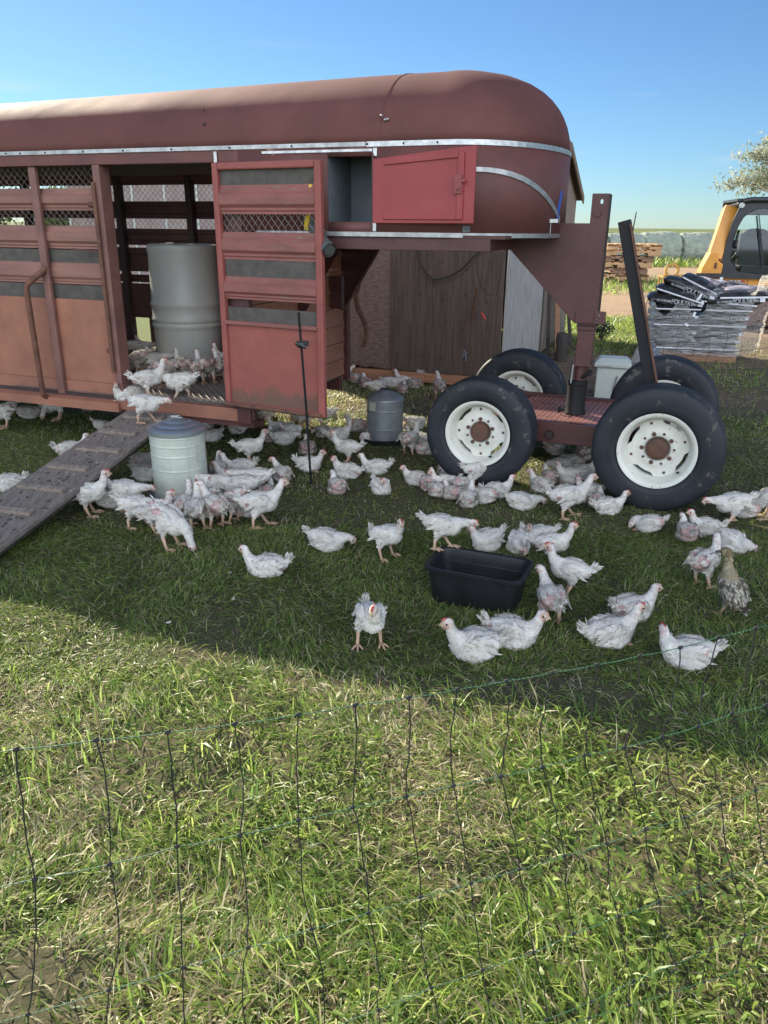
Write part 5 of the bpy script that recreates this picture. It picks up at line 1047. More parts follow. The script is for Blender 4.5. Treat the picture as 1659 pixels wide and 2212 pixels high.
# barrel inside the trailer
BR = empty('plastic_barrel', T(-1.09, 1.12, .435), 0, 'grey plastic drum with moulded rings standing inside the trailer', 'barrel'); R = .272
pr = [(0, .012), (R * .95, .0), (R * .985, .03), (R * .99, .33), (R * 1.0, .345), (R * 1.035, .36), (R * 1.035, .375), (R * 1.0, .39), (R * 1.035, .405), (R * 1.035, .42), (R * 1.0, .435), (R * 1.0, .50), (R * 1.03, .515), (R * 1.035, .54), (R * .995, .56), (R * .985, .90), (R * 1.0, .925), (R * 1.005, .95), (R * .985, .97), (R * .93, .978), (R * .88, .972), (R * .84, .962), (0, .965)]
b = MB(); b.lathe(pr, 64); b.build('drum', M['barrel'], BR, smooth=True)
b = MB(); b.tube([(.1, -.1, .962), (.1, -.1, .985)], .03, 16); b.tube([(-.12, .08, .962), (-.12, .08, .985)], .03, 16); b.build('bung', M['barrel'], BR, smooth=True)
# black rubber tub
tc = [G(*q, .17) for q in [(917, 1226), (1126, 1264), (1153, 1211), (950, 1178)]]
tb = [G(*q, 0.) for q in [(932, 1303), (1100, 1322)]]
cen = sum(tc, Vector()) / 4; cen.z = 0; ax = ((tc[1] - tc[0]) + (tc[2] - tc[3])).normalized(); ang = math.atan2(ax.y, ax.x)
TBo = empty('rubber_tub', cen, ang, 'oblong black rubber water tub with rounded corners', 'water tub')
TLx = ((tc[1] - tc[0]).length + (tc[2] - tc[3]).length) / 4 ; TWy = ((tc[3] - tc[0]).length + (tc[2] - tc[1]).length) / 4
print('tub half', TLx, TWy, cen)
def rrect(hx, hy, r, n=8):
    out = []
    for cx, cy, a0 in [(hx - r, hy - r, 0), (-hx + r, hy - r, 90), (-hx + r, -hy + r, 180), (hx - r, -hy + r, 270)]:
        for k in range(n + 1): a = math.radians(a0 + 90 * k / n); out.append((cx + r * math.cos(a), cy + r * math.sin(a)))
    return out
def loft(b, rings):
    n = len(rings[0][0]); vs = []; fs = []
    for pts, z in rings: vs += [(x, y, z) for x, y in pts]
    for i in range(len(rings) - 1):
        for k in range(n): a = i * n + k; c = i * n + (k + 1) % n; fs.append((a, c, c + n, a + n))
    fs.append(tuple(range(n))); fs.append(tuple((len(rings) - 1) * n + k for k in range(n))[::-1]); b.add(vs, fs)
hx, hy = TLx, TWy
b = MB(); loft(b, [(rrect(hx - .035, hy - .03, .04), .0), (rrect(hx - .03, hy - .025, .045), .01), (rrect(hx - .012, hy - .01, .05), .150), (rrect(hx + .004, hy + .004, .055), .158), (rrect(hx + .006, hy + .006, .057), .172), (rrect(hx, hy, .055), .176), (rrect(hx - .014, hy - .014, .045), .172), (rrect(hx - .018, hy - .018, .045), .155), (rrect(hx - .022, hy - .022, .042), .12), (rrect(hx - .027, hy - .027, .042), .115), (rrect(hx - .04, hy - .035, .04), .02)]); b.build('tub_shell', M['tub'], TBo, smooth=True)
b = MB(); loft(b, [(rrect(hx - .036, hy - .032, .04), .07), (rrect(hx - .0355, hy - .0315, .04), .071)]); b.build('water', M['water'], TBo)
# fence rod with insulator
f0 = G(672, 1046, 0); f1 = GY(645, 675, 4.50); FR = empty('fence_rod', f0, 0, 'thin black fence rod with an insulator standing before the open door', 'fence post')
b = MB(); b.tube([(0, 0, 0), tuple((f1 - f0) * .5 + Vector((.004, 0, 0))), tuple(f1 - f0)], .0075, 8); b.build('rod', M['cab'], FR, smooth=True)
q = (f1 - f0) * .83; b = MB(); b.ball(q, (.028, .018, .022), 12, 8); b.box(q.x + .0, q.x + .045, q.y - .012, q.y + .012, q.z - .006, q.z + .022); b.tube([q + Vector((-.03, 0, .01)), q + Vector((.03, -.01, -.015))], .012, 8); b.build('insulator', M['cab'], FR, smooth=True)
# white plastic box and solar energiser behind the dolly
bx = G(1322, 866, 0) + Vector((0, .12, 0)); WB = empty('plastic_box', bx, math.radians(-16), 'off-white plastic box with a sloped lid behind the dolly wheels', 'plastic box')
b = MB(); b.box(-.14, .15, -.11, .14, 0, .32); b.build('box', M['whitebox'], WB, bevel=.012)
b = MB(); b.add([(-.165, -.135, .32), (.175, -.135, .32), (.175, .165, .32), (-.165, .165, .32), (-.165, -.135, .355), (.175, -.135, .355), (.175, .165, .355), (-.165, .165, .355), (-.12, -.07, .40), (.13, -.07, .40), (.13, .12, .40), (-.12, .12, .40)], [(0, 1, 2, 3), (0, 4, 5, 1), (1, 5, 6, 2), (2, 6, 7, 3), (3, 7, 4, 0), (4, 8, 9, 5), (5, 9, 10, 6), (6, 10, 11, 7), (7, 11, 8, 4), (8, 11, 10, 9)]); b.build('lid', M['whitebox'], WB, bevel=.005)
b = MB(); b.box(-.13, .0, -.137, -.134, .328, .334); b.tube([(.03, -.116, .10), (.06, -.12, .24)], .009, 6); b.build('lid_slot', M['grey'], WB)
ex = G(1388, 838, 0); EN = empty('solar_energiser', ex, math.radians(-28), 'grey solar fence energiser with tilted panel behind the white box', 'fence energiser')
b = MB(); b.prism([(-.15, 0), (.20, 0), (.20, .15), (-.02, .44), (-.10, .44), (-.15, .3)], 0, .26); b.build('housing', M['grey'], EN, bevel=.01)
dv = Vector((.24, 0, -.32)).normalized(); nv = Vector((.8, 0, .6))
b = MB(); M4 = Matrix(((dv.x, 0, nv.x, .07), (dv.y, 1, nv.y, -.02), (dv.z, 0, nv.z, .335), (0, 0, 0, 1))); b.box(-.18, .2, -.0, .30, .0, .012, M4); b.build('panel_frame', M['alum'], EN)
b = MB(); b.box(-.17, .19, .01, .29, .0125, .015, M4); b.build('solar_panel', M['solar'], EN)
# bush by the track
b = MB(); rg = np.random.default_rng(3); wpz = G(1299, 738, 0)
def leafy(name, loc, n, rad, h, L, cols, label, cat):
    r = empty(name, loc, 0, label, cat); b = MB()
    for k in range(7): a = k * .9; b.tube([(0, 0, 0), (math.cos(a) * rad * .3, math.sin(a) * rad * .3, h * .5), (math.cos(a) * rad * .7, math.sin(a) * rad * .7, h * .8)], [.008, .005, .003], 5)
    b.build('stem', M['stemg'], r); P = rg.normal(0, 1, (n, 3)); P /= np.linalg.norm(P, axis=1)[:, None]; P = P * (rg.random((n, 1)) ** .4) * np.array([rad, rad, h * .42]) + np.array([0, 0, h * .6])
    a = rg.normal(0, 1, (n, 3)); a /= np.linalg.norm(a, axis=1)[:, None]; q = np.cross(a, rg.normal(0, 1, (n, 3))); q /= np.linalg.norm(q, axis=1)[:, None]; V = np.stack([P - a * L, P + q * L * .45, P + a * L, P - q * L * .45], 1).reshape(-1, 3)
    me = bpy.data.meshes.new('foliage'); me.from_pydata(V.tolist(), [], np.arange(n * 4).reshape(-1, 4).tolist()); me.materials.append(M['leaf']); set_col(me, np.repeat(np.array(cols)[rg.integers(0, len(cols), n)], 4, 0)); o = bpy.data.objects.new('foliage', me); COL.objects.link(o); o.parent = r
leafy('weed_clump', wpz, 420, .17, .30, .022, [(.07, .10, .07), (.04, .07, .04), (.10, .14, .09)], 'rounded dark leafy weed standing in the grass by the gooseneck leg', 'weed')
# ---- far netting fence behind the dolly
def netting(name, pts, hts, label, spacing, r, mats, sag=.01, vw=.004, zs=None, seed=1):
    root = empty(name, (0, 0, 0), 0, label, 'netting fence'); rr = random.Random(seed); P = [Vector(p) for p in pts]
    cum = [0]
    for a, c in zip(P[:-1], P[1:]): cum.append(cum[-1] + (c - a).length)
    def at(d):
        for i in range(len(P) - 1):
            if d <= cum[i + 1] or i == len(P) - 2: f = (d - cum[i]) / (cum[i + 1] - cum[i]); return P[i].lerp(P[i + 1], f), hts[i] + (hts[i + 1] - hts[i]) * f
    n = int(cum[-1] / spacing); knots = []
    lev = zs
    for i in range(n + 1):
        p, h = at(i * spacing); knots.append([p + Vector((rr.gauss(0, .004), rr.gauss(0, .004), h * z + rr.gauss(0, .004 + sag * .4))) for z in lev])
    for j in range(len(lev)):
        b = MB()
        for i in range(n): a = knots[i][j]; c = knots[i + 1][j]; b.tube([a, (a + c) / 2 - Vector((0, 0, sag)), c], r, 5, cap=False)
        b.build('strand', mats[0], root)
    for i in range(n + 1):
        b = MB()
        for j in range(len(lev) - 1):
            a = knots[i][j]; c = knots[i][j + 1]; m = [a.lerp(c, t) + Vector((rr.gauss(0, vw), rr.gauss(0, vw), 0)) for t in (.25, .5, .75)]; b.tube([a] + m + [c], r * .9, 5, cap=False)
        for j in range(len(lev)): b.ball(knots[i][j], r * 2.4, 6, 4)
        b.build('vertical_string', mats[1], root)
    return root
netting('back_netting', [T(1.75, 3.1), G(1350, 868, 0) + Vector((0, .3, 0)), G(1480, 872, 0) + Vector((0, .5, 0)), G(1700, 858, 0) + Vector((0, .2, 0))], [.5, .44, .5, .72], 'dark wire netting fence strung behind the dolly wheels', .16, .0026, (M['wire'], M['wire']), .006, .008, [.1, .38, .68, 1.0], 3)
# ---- netting close to the camera
def twine_mat():
    m, n, l, b = nt('green_white_polywire'); tc = n.new('ShaderNodeTexCoord'); w = n.new('ShaderNodeTexWave'); w.bands_direction = 'DIAGONAL'; w.inputs['Scale'].default_value = 60; l.new(tc.outputs['Object'], w.inputs['Vector'])
    r = n.new('ShaderNodeValToRGB'); r.color_ramp.elements[0].position = .6; r.color_ramp.elements[1].position = .8; r.color_ramp.elements[0].color = rgb((.012, .065, .028)); r.color_ramp.elements[1].color = rgb((.07, .19, .09)); l.new(w.outputs['Fac'], r.inputs['Fac']); l.new(r.outputs[0], b.inputs['Base Color']); b.inputs['Roughness'].default_value = .6; return m
FN = empty('front_netting', (0, 0, 0), 0, 'green and black electric netting fence strung close in front across the yard', 'netting fence')
ZT = .90; fa = G(35, 1619, ZT); fb = G(1632, 1357, ZT); fdir = (fb - fa); fdir.z = 0; fdir.normalize(); fnrm = Vector((-fdir.y, fdir.x, 0))
def onf(x, y): d = ray(x, y); t = (fa - CAM).dot(fnrm) / d.dot(fnrm); return CAM + d * t
S1 = [(-130, 1640), (35, 1619), (207, 1599), (362, 1582), (507, 1564), (644, 1544), (767, 1523), (883, 1507), (988, 1489), (1094, 1471), (1193, 1453), (1289, 1436), (1382, 1417), (1469, 1399), (1552, 1376), (1632, 1357), (1710, 1338)]
S2 = [(-100, 1935), (75, 1899), (237, 1867), (382, 1829), (518, 1804), (645, 1772), (762, 1744), (877, 1720), (979, 1698), (1081, 1677), (1172, 1657), (1262, 1632), (1349, 1614), (1430, 1592), (1508, 1569), (1581, 1541), (1654, 1524)]
S3 = [(-120, 2235), (60, 2192), (235, 2139), (395, 2090), (536, 2047), (674, 2007), (795, 1973), (908, 1938), (1017, 1908), (1122, 1878), (1219, 1849), (1311, 1822), (1394, 1792), (1478, 1767), (1557, 1737), (1632, 1707), (1704, 1680)]
S4 = [(-140, 2560), (50, 2480), (238, 2400), (405, 2318), (552, 2270), (700, 2222), (817, 2182), (932, 2134), (1043, 2095), (1152, 2057), (1239, 2017), (1337, 1979), (1424, 1947), (1509, 1917), (1580, 1892), (1655, 1862), (1722, 1836)]
S5 = [(-160, 2900), (40, 2800), (240, 2690), (415, 2590), (570, 2520), (722, 2450), (845, 2390), (960, 2330), (1075, 2270), (1181, 2202), (1277, 2164), (1369, 2119), (1460, 2082), (1536, 2050), (1609, 2020), (1680, 1990), (1745, 1962)]
KS = [[onf(*q) for q in S] for S in (S1, S2, S3, S4, S5)]
KS.append([Vector((p.x, p.y, max(.03, p.z - .17))) for p in KS[4]])
for row in KS:
    a = (row[0] - row[2]) / 2; c = (row[-1] - row[-3]) / 2; a.z *= .3; c.z *= .3
    for k in range(6): row.insert(0, row[0] + a); row.append(row[-1] + c)
tw = twine_mat(); rr = random.Random(77)
for row in KS:
    b = MB()
    for a, c in zip(row[:-1], row[1:]): b.tube([a, a.lerp(c, .5) - Vector((0, 0, .0016)), c], .0008, 6, cap=False)
    b.build('strand', tw, FN, smooth=True)
for i in range(len(KS[0])):
    b = MB()
    for j in range(len(KS) - 1):
        a = KS[j][i]; c = KS[j + 1][i]; k1 = rr.gauss(.0, .006); pts = [a] + [a.lerp(c, t) + fdir * (k1 * math.sin(t * 3.1) + rr.gauss(0, .0012)) + fnrm * rr.gauss(0, .003) for t in (.12, .25, .38, .5, .62, .75, .88)] + [c]; b.tube(pts, .0011, 6, cap=False)
    for j in range(len(KS)): b.ball(KS[j][i], (.0045, .003, .0035), 8, 5); b.tube([KS[j][i] + Vector((-.004, 0, -.002)), KS[j][i] + Vector((.004, 0, .003))], .0018, 5)
    b.build('vertical_string', M['black_twine'], FN, smooth=True)
# ================================================================== CHICKENS
def remesh_mb(mb, vox, smooth=6):
    me = bpy.data.meshes.new('t'); me.from_pydata(mb.v, [], mb.f); o = bpy.data.objects.new('t', me); COL.objects.link(o)
    bm = bmesh.new(); bm.from_mesh(me); bmesh.ops.recalc_face_normals(bm, faces=bm.faces); bm.to_mesh(me); bm.free()
    r = o.modifiers.new('r', 'REMESH'); r.mode = 'VOXEL'; r.voxel_size = vox; s = o.modifiers.new('s', 'SMOOTH'); s.factor = .6; s.iterations = smooth
    dg = bpy.context.evaluated_depsgraph_get(); out = bpy.data.meshes.new_from_object(o.evaluated_get(dg)); bpy.data.objects.remove(o); return out
def seg(mb, a, b, ra, rb, n=5):
    a = Vector(a); b = Vector(b)
    for i in range(n + 1): t = i / n; mb.ball(a.lerp(b, t), ra + (rb - ra) * t, 10, 7)
def arr(me): v = np.empty(len(me.vertices) * 3, 'f4'); me.vertices.foreach_get('co', v); return v.reshape(-1, 3).astype(float)
def nrm_of(me):
    v = np.empty(len(me.vertices) * 3, 'f4'); me.vertex_normals.foreach_get('vector', v); return v.reshape(-1, 3).astype(float)
WHITE = np.array([.75, .71, .64]); CREAM = np.array([.66, .60, .49]); PINK = np.array([.51, .31, .28]); FACE = np.array([.60, .40, .32]); COMB = np.array([.50, .10, .08]); LEGC = np.array([.56, .37, .25]); BEAK = np.array([.58, .42, .24]); EYE = np.array([.015, .01, .008])
def bird(name, seed, mode='stand', neck=None, hdir=(1, 0, -.1), pitch=0., legs='stand', pink=.5, pinkspots=((-.04, .05, .015), (-.04, -.05, .015), (-.085, 0, -.01)), tail=35., duck=False, comb=1., fl=1.):
    rr = random.Random(seed); rg = np.random.default_rng(seed)
    cz = .143 if mode == 'stand' else .062
    R = Matrix.Rotation(math.radians(-pitch), 4, 'Y'); c0 = Vector((0, 0, cz))
    def Lc(p): return tuple(c0 + R @ Vector(p))
    if mode == 'sit': neck = [(p[0], p[1], p[2] * .90 + .004) for p in neck]
    mb = MB(); R3 = R.to_3x3().to_4x4()
    mb.ball(Lc((0, 0, 0)), (.082, .047, .051), 18, 12, R3); mb.ball(Lc((.042, 0, -.006)), (.052, .045, .050), 16, 10, R3); mb.ball(Lc((-.05, 0, .006)), (.056, .040, .041), 16, 10, R3); mb.ball(Lc((.0, 0, -.02)), (.062, .046, .04), 16, 10, R3)
    mb.ball(Lc((-.095, 0, .022)), (.026, .016, .014), 12, 8, R3)
    for s in (-1, 1): mb.ball(Lc((-.012, s * .041, .012)), (.066, .015, .034), 14, 8, R3)
    if mode == 'sit':
        mb.ball(Lc((.0, 0, 0)), (.080, .054, .050), 16, 10, R3); mb.ball(Lc((.0, 0, -.03)), (.085, .062, .034), 16, 10, R3)
        for s in (-1, 1): mb.ball(Lc((.01, s * .04, -.032)), (.045, .022, .028), 12, 8, R3)
    nk = [Vector(p) for p in neck]; base = Vector(Lc((.066, 0, .014))); pts = [base] + [Vector((p.x, p.y, p.z)) for p in nk]
    rad = [.034] + [.0235 - .0035 * i for i in range(len(nk))]; rad = [max(r, .0150) for r in rad]
    seg(mb, Lc((.035, 0, 0)), base, .04, .034, 3)
    for i in range(len(pts) - 1): seg(mb, pts[i], pts[i + 1], rad[i], rad[i + 1], 5)
    H = pts[-1]; hd = Vector(hdir).normalized(); hs = Vector((0, 0, 1)).cross(hd).normalized(); hu = hd.cross(hs)
    HM = Matrix(((hd.x, hs.x, hu.x, 0), (hd.y, hs.y, hu.y, 0), (hd.z, hs.z, hu.z, 0), (0, 0, 0, 1)))
    HL = lambda p: H + (HM.to_3x3() @ Vector(p))
    mb.ball(HL((.006, 0, .002)), (.0245, .0178, .020), 14, 10, HM); mb.ball(HL((.018, 0, -.003)), (.014, .011, .012), 12, 8, HM)
    if duck: mb.ball(HL((.010, 0, .002)), (.027, .018, .021), 14, 10, HM)
    feet = []
    if mode == 'stand':
        for s in (-1, 1):
            fx = {'stand': .004, 'walk': .045 if s > 0 else -.045, 'wide': .0}[legs]; wy = .034 if legs != 'wide' else .045
            hip = (-.005, s * .030, cz - .025); hock = (-.016 + fx * .55, s * (wy + .001), .062); ft = Vector((.004 + fx, s * wy * 1.12, .006 if not (legs == 'walk' and s < 0) else .012))
            seg(mb, hip, hock, .025, .0085, 6); feet.append((Vector(hock), ft, s))
    body = remesh_mb(mb, .0042 if not duck else .0042, 5)
    V = arr(body); N = nrm_of(body); col = np.tile(WHITE, (len(V), 1)); col *= (.93 + .1 * rg.random((len(V), 1)))
    # colour patches that belong to the bird: bare skin, face, cream down
    def noise3(P, s, sd): return (vnoise(P[:, 0] + 7, P[:, 2] + 7 + P[:, 1] * .7, s, sd) + vnoise(P[:, 1] + 9, P[:, 2] + P[:, 0] * .5 + 9, s * 1.7, sd + 1)) / 2
    ns = noise3(V, 45, seed + 50); mask = np.zeros(len(V))
    for q in pinkspots:
        c = np.array(Lc(q[:3])); r = (.028 + .018 * rr.random()) * (1.15 if len(q) < 4 else q[3]) * (.6 + .8 * pink); d = np.linalg.norm((V - c) * np.array([1, .8, 1]), axis=1); mask = np.maximum(mask, np.clip((r - d) / .014 + (ns - .55) * 7, 0, 1) * .9)
    if duck: col[:] = np.array([.42, .38, .28]); b2 = np.clip((noise3(V, 30, 5) - .35) * 3, 0, 1)[:, None] * (V[:, 2] < cz + .04)[:, None]; col = col * (1 - b2 * .75) + np.array([.12, .10, .08]) * b2 * .75; mask *= 0
    col = col * (1 - mask[:, None]) + PINK * (.78 + .45 * ns[:, None]) * mask[:, None]
    hdv = np.linalg.norm(V - np.array(H + hd * .012), axis=1); f = np.clip((.024 - hdv) / .008 + (ns - .5) * 1.5, 0, 1)[:, None]; fc = FACE if not duck else np.array([.16, .125, .07]); col = col * (1 - f) + fc * f
    if duck: nkm = np.clip((V[:, 2] - (H.z - .07)) / .03, 0, 1)[:, None]; col = col * (1 - nkm) + np.array([.20, .155, .085]) * nkm
    for i in range(1, len(pts)):   # thin pink line down the neck
        d = np.linalg.norm(V - np.array(pts[i - 1].lerp(pts[i], .5)), axis=1); k = np.clip((.028 - d) / .01, 0, 1) * np.clip((noise3(V, 60, seed + 3) - .5) * 4, 0, 1) * .7; col = col * (1 - k[:, None]) + PINK * k[:, None] if not duck else col
    if mode == 'stand' and not duck:
        lm = np.clip((.092 - V[:, 2]) / .02, 0, 1)[:, None] * .55 * (1 if pink > .3 else .5); hz = (np.linalg.norm(V[:, :2], axis=1) < .075)[:, None]; col = col * (1 - lm * hz) + np.array([.60, .44, .36]) * lm * hz
    mi = []
    # extras: shanks, toes, beak, eyes, comb
    ex = MB(); cols = []
    def mark(c, n0): cols.append((n0, len(ex.v), c))
    lc = LEGC * (1 + .12 * rr.random()) if not duck else np.array([.30, .22, .13])
    for hock, ft, s in feet:
        n0 = len(ex.v); ex.tube([hock + Vector((0, 0, .004)), hock.lerp(ft, .5), ft + Vector((0, 0, .006))], [.0095, .0068, .0075], 8); ex.ball(ft + Vector((0, 0, .005)), .0085, 8, 5)
        for k, (a, l) in enumerate([(-34, .042), (0, .052), (34, .042), (172, .022)]):
            a = math.radians(a + s * 8); d = Vector((math.cos(a), math.sin(a), 0)); p = ft + Vector((0, 0, .004)); ex.tube([p, p + d * l * .5 + Vector((0, 0, .003)), p + d * l * .85 + Vector((0, 0, -.001)), p + d * l + Vector((0, 0, -.004))], [.006, .0048, .0038, .0012], 6)
            if duck and k < 2: pass
        mark(lc, n0)
    if mode == 'sit' and rr.random() < .7:
        n0 = len(ex.v); s = rr.choice((-1, 1)); p = Vector((.055, s * .03, .006))
        for a in (-30, 0, 30): a = math.radians(a); d = Vector((math.cos(a), math.sin(a), 0)); ex.tube([p, p + d * .02 + Vector((0, 0, .003)), p + d * .038], [.006, .0045, .0015], 6)
        mark(LEGC, n0)
    n0 = len(ex.v)
    if duck: ex.add([HL((.026, .009, .004)), HL((.026, -.009, .004)), HL((.056, -.008, -.006)), HL((.056, .008, -.006)), HL((.026, .009, -.009)), HL((.026, -.009, -.009)), HL((.055, -.007, -.011)), HL((.055, .007, -.011))], [(0, 1, 2, 3), (4, 7, 6, 5), (0, 4, 5, 1), (1, 5, 6, 2), (2, 6, 7, 3), (3, 7, 4, 0)]); mark(np.array([.12, .10, .09]), n0)
    else:
        ex.tube([HL((.022, 0, .002)), HL((.032, 0, .001)), HL((.042, 0, -.005))], [.0088, .0058, .0008], 8); mark(BEAK, n0)
        n0 = len(ex.v); ex.tube([HL((.020, 0, -.006)), HL((.034, 0, -.008))], [.0065, .0015], 6); mark(BEAK * .9, n0)
        n0 = len(ex.v); cp = [HL((.024 - .006 * k, 0, .013 + .0035 * math.sin(k * 1.2) + .004 * comb * (k % 2) + .002 * comb)) for k in range(6)]; ex.tube([HL((.028, 0, .007))] + cp + [HL((-.012, 0, .016))], [.002] + [.0032 + .002 * comb] * 6 + [.0015], 6); ex.ball(HL((.016, 0, .0165)), (.013 * (.7 + .4 * comb), .0035, .004 + .004 * comb), 10, 6, HM); mark(COMB if comb > .6 else FACE * .6 + COMB * .4, n0)
        for s in (-1, 1):
            n0 = len(ex.v); ex.ball(HL((.022, s * .004, -.013)), (.004, .002, .006 + .003 * comb), 7, 5, HM); mark(COMB * .7 + FACE * .3, n0)
    for s in (-1, 1): n0 = len(ex.v); ex.ball(HL((.014, s * .0170, .004)), .0038, 8, 6); mark(EYE, n0)
    em = bpy.data.meshes.new('e'); em.from_pydata(ex.v, [], ex.f); ec = np.zeros((len(ex.v), 3))
    for a, b_, c in cols: ec[a:b_] = c
    bm = bmesh.new(); bm.from_mesh(body); bm.from_mesh(em); me = bpy.data.meshes.new(name); bm.to_mesh(me); bm.free()
    set_col(me, np.concatenate([col, ec])); me.materials.clear(); me.materials.append(M['bird']); me.polygons.foreach_set('use_smooth', [True] * len(me.polygons)); me.polygons.foreach_set('material_index', [0] * len(me.polygons))
    o = bpy.data.objects.new(name, me); COL.objects.link(o)
    # ------- plumage: overlapping feather blades
    idx = rg.integers(0, len(V), int(1900 * fl)); P = V[idx]; Nn = N[idx]; mk = mask[idx]; Hd = np.linalg.norm(P - np.array(H), axis=1)
    legz = (P[:, 2] < .088) & (mode == 'stand'); keep = (mk < .14 + .86 * rg.random(len(P)) ** 2.4) & (Hd > .024) & ~legz; P = P[keep]; Nn = Nn[keep]
    back = np.array(R @ Vector((-1, 0, -.12))); nb = np.linalg.norm(P - np.array(c0), axis=1); isneck = (np.linalg.norm(P - np.array(base), axis=1) < 9) & (P[:, 0] > .07) & (P[:, 2] > base.z - .01)
    D = np.tile(back, (len(P), 1)); D[isneck] = np.array([-.25, 0, -1]); D += rg.normal(0, .22, D.shape)
    D -= (D * Nn).sum(1)[:, None] * Nn; D /= np.linalg.norm(D, axis=1)[:, None] + 1e-9; S = np.cross(Nn, D)
    Lh = (.012 + .009 * rg.random((len(P), 1))); Lh[isneck] *= .55; wing = (np.abs(P[:, 1]) > .042) & (P[:, 0] < .04); Lh[wing] *= 1.45; lift = (.03 + .22 * rg.random((len(P), 1)) ** 3)
    Wd = Lh * .24; root = P - Nn * .0015; mid = P + D * Lh * .55 + Nn * (.0014 + Lh * lift * .25); tip = P + D * Lh * 1.1 + Nn * (.0005 + Lh * lift * .7)
    # tail tuft
    tn = int(46 * fl); tb = np.array(Lc((-.105, 0, .028))); ang = math.radians(tail + pitch); td = np.array([-math.cos(ang), 0, math.sin(ang)]); TD = td + rg.normal(0, .22, (tn, 3)); TD /= np.linalg.norm(TD, axis=1)[:, None]
    TP = tb + rg.normal(0, .007, (tn, 3)); TL = .024 + .016 * rg.random((tn, 1)); TS = np.cross(TD, rg.normal(0, 1, (tn, 3))); TS /= np.linalg.norm(TS, axis=1)[:, None]
    # folded wing quills
    wq = []
    for s in (-1, 1):
        for k in range(9):
            p = np.array(Lc((.012 - .008 * k, s * (.053 + .001 * k), .028 - .0048 * k))); d = np.array(R @ Vector((-1, s * .10, -.05 - .03 * k + .25 * (k > 6) * rr.random()))); d /= np.linalg.norm(d); wq.append((p, d, np.array([0, s * .25, 1.]), .058 - .002 * k))
    WP = np.array([w[0] for w in wq]); WDd = np.array([w[1] for w in wq]); WS = np.array([w[2] for w in wq]); WL = np.array([[w[3]] for w in wq]); WS /= np.linalg.norm(WS, axis=1)[:, None]
    A1 = np.concatenate([root, TP, WP]); Mi = np.concatenate([mid, TP + TD * TL * .5, WP + WDd * WL * .5]); Ti = np.concatenate([tip, TP + TD * TL, WP + WDd * WL]); SS = np.concatenate([S * Wd, TS * TL * .13, WS * WL * .12]); n = len(A1)
    VV = np.stack([A1 - SS * .5, A1 + SS * .5, Mi + SS, Mi - SS, Ti + SS * .25, Ti - SS * .25], 1).reshape(-1, 3); i = np.arange(n)[:, None] * 6; FF = np.concatenate([np.concatenate([i, i + 1, i + 2, i + 3], 1), np.concatenate([i + 3, i + 2, i + 4, i + 5], 1)])
    pm = bpy.data.meshes.new('plumage'); pm.from_pydata(VV.tolist(), [], FF.tolist()); pm.materials.append(M['feather'])
    fc = np.tile(WHITE * 1.06, (n, 1)) * (.9 + .14 * rg.random((n, 1))); dirt = rg.random(n) < .07; fc[dirt] = CREAM * .8
    if duck: fc = np.array([(.40, .36, .27), (.16, .13, .10), (.55, .52, .44), (.10, .085, .07)])[rg.integers(0, 4, n)]; hi = A1[:, 2] > cz + .05; fc[hi] = np.array([.36, .30, .18])
    set_col(pm, np.repeat(fc, 6, 0)); pl = bpy.data.objects.new('plumage', pm); COL.objects.link(pl); pl.parent = o; return o
PR = {}
SP2 = ((-.04, .05, .01), (-.04, -.05, .01), (-.09, 0, -.01)); SPB = ((-.08, .0, .005, 1.5), (-.05, .045, -.01, 1.1), (-.05, -.045, -.01, 1.1)); SPW = ((-.045, .05, .0), (-.045, -.05, .0))
PR['stand'] = bird('chicken', 1, 'stand', [(.088, 0, .190), (.098, 0, .222), (.103, 0, .246)], (1, 0, -.08), pitch=8, pinkspots=SP2, comb=1.1)
PR['standl'] = bird('chicken', 2, 'stand', [(.086, .004, .186), (.094, .010, .214), (.098, .016, .236)], (.75, .6, -.1), pitch=4, pinkspots=SPB, comb=.6, pink=.45)
PR['walk'] = bird('chicken', 3, 'stand', [(.090, 0, .188), (.104, 0, .216), (.114, 0, .236)], (1, -.1, -.05), pitch=4, legs='walk', pinkspots=SPW, comb=.4)
PR['fwd'] = bird('chicken', 4, 'stand', [(.100, 0, .158), (.126, 0, .160), (.146, 0, .160)], (1, 0, -.25), pitch=-4, legs='walk', pinkspots=SPW, comb=.8, pink=.4)
PR['peck'] = bird('chicken', 5, 'stand', [(.098, 0, .110), (.112, 0, .075), (.118, 0, .045)], (.5, 0, -1), pitch=-22, pinkspots=SP2, comb=.5)
PR['wide'] = bird('chicken', 6, 'stand', [(.086, 0, .186), (.096, -.004, .214), (.102, -.012, .234)], (.9, -.5, -.15), pitch=12, legs='wide', pinkspots=((.06, 0, .03, .6),), comb=1.1, pink=.3, tail=60)
PR['sit'] = bird('chicken', 7, 'sit', [(.084, 0, .112), (.094, 0, .142), (.099, 0, .164)], (1, 0, -.08), pitch=6, pinkspots=((-.05, .05, -.005), (-.05, -.05, -.005)), comb=.9, pink=.35)
PR['sitl'] = bird('chicken', 8, 'sit', [(.082, .008, .108), (.086, .018, .134), (.088, .026, .152)], (.5, .85, -.1), pitch=2, pinkspots=SP2, comb=.7, pink=.4)
PR['sitr'] = bird('chicken', 9, 'sit', [(.080, -.012, .104), (.084, -.022, .126), (.086, -.03, .142)], (.3, -.95, -.15), pitch=0, pinkspots=SP2, comb=1.2, pink=.35)
PR['tuck'] = bird('chicken', 10, 'sit', [(.096, 0, .084), (.112, .002, .086), (.124, .004, .078)], (.8, .1, -.7), pitch=-4, pinkspots=SPW, comb=.5)
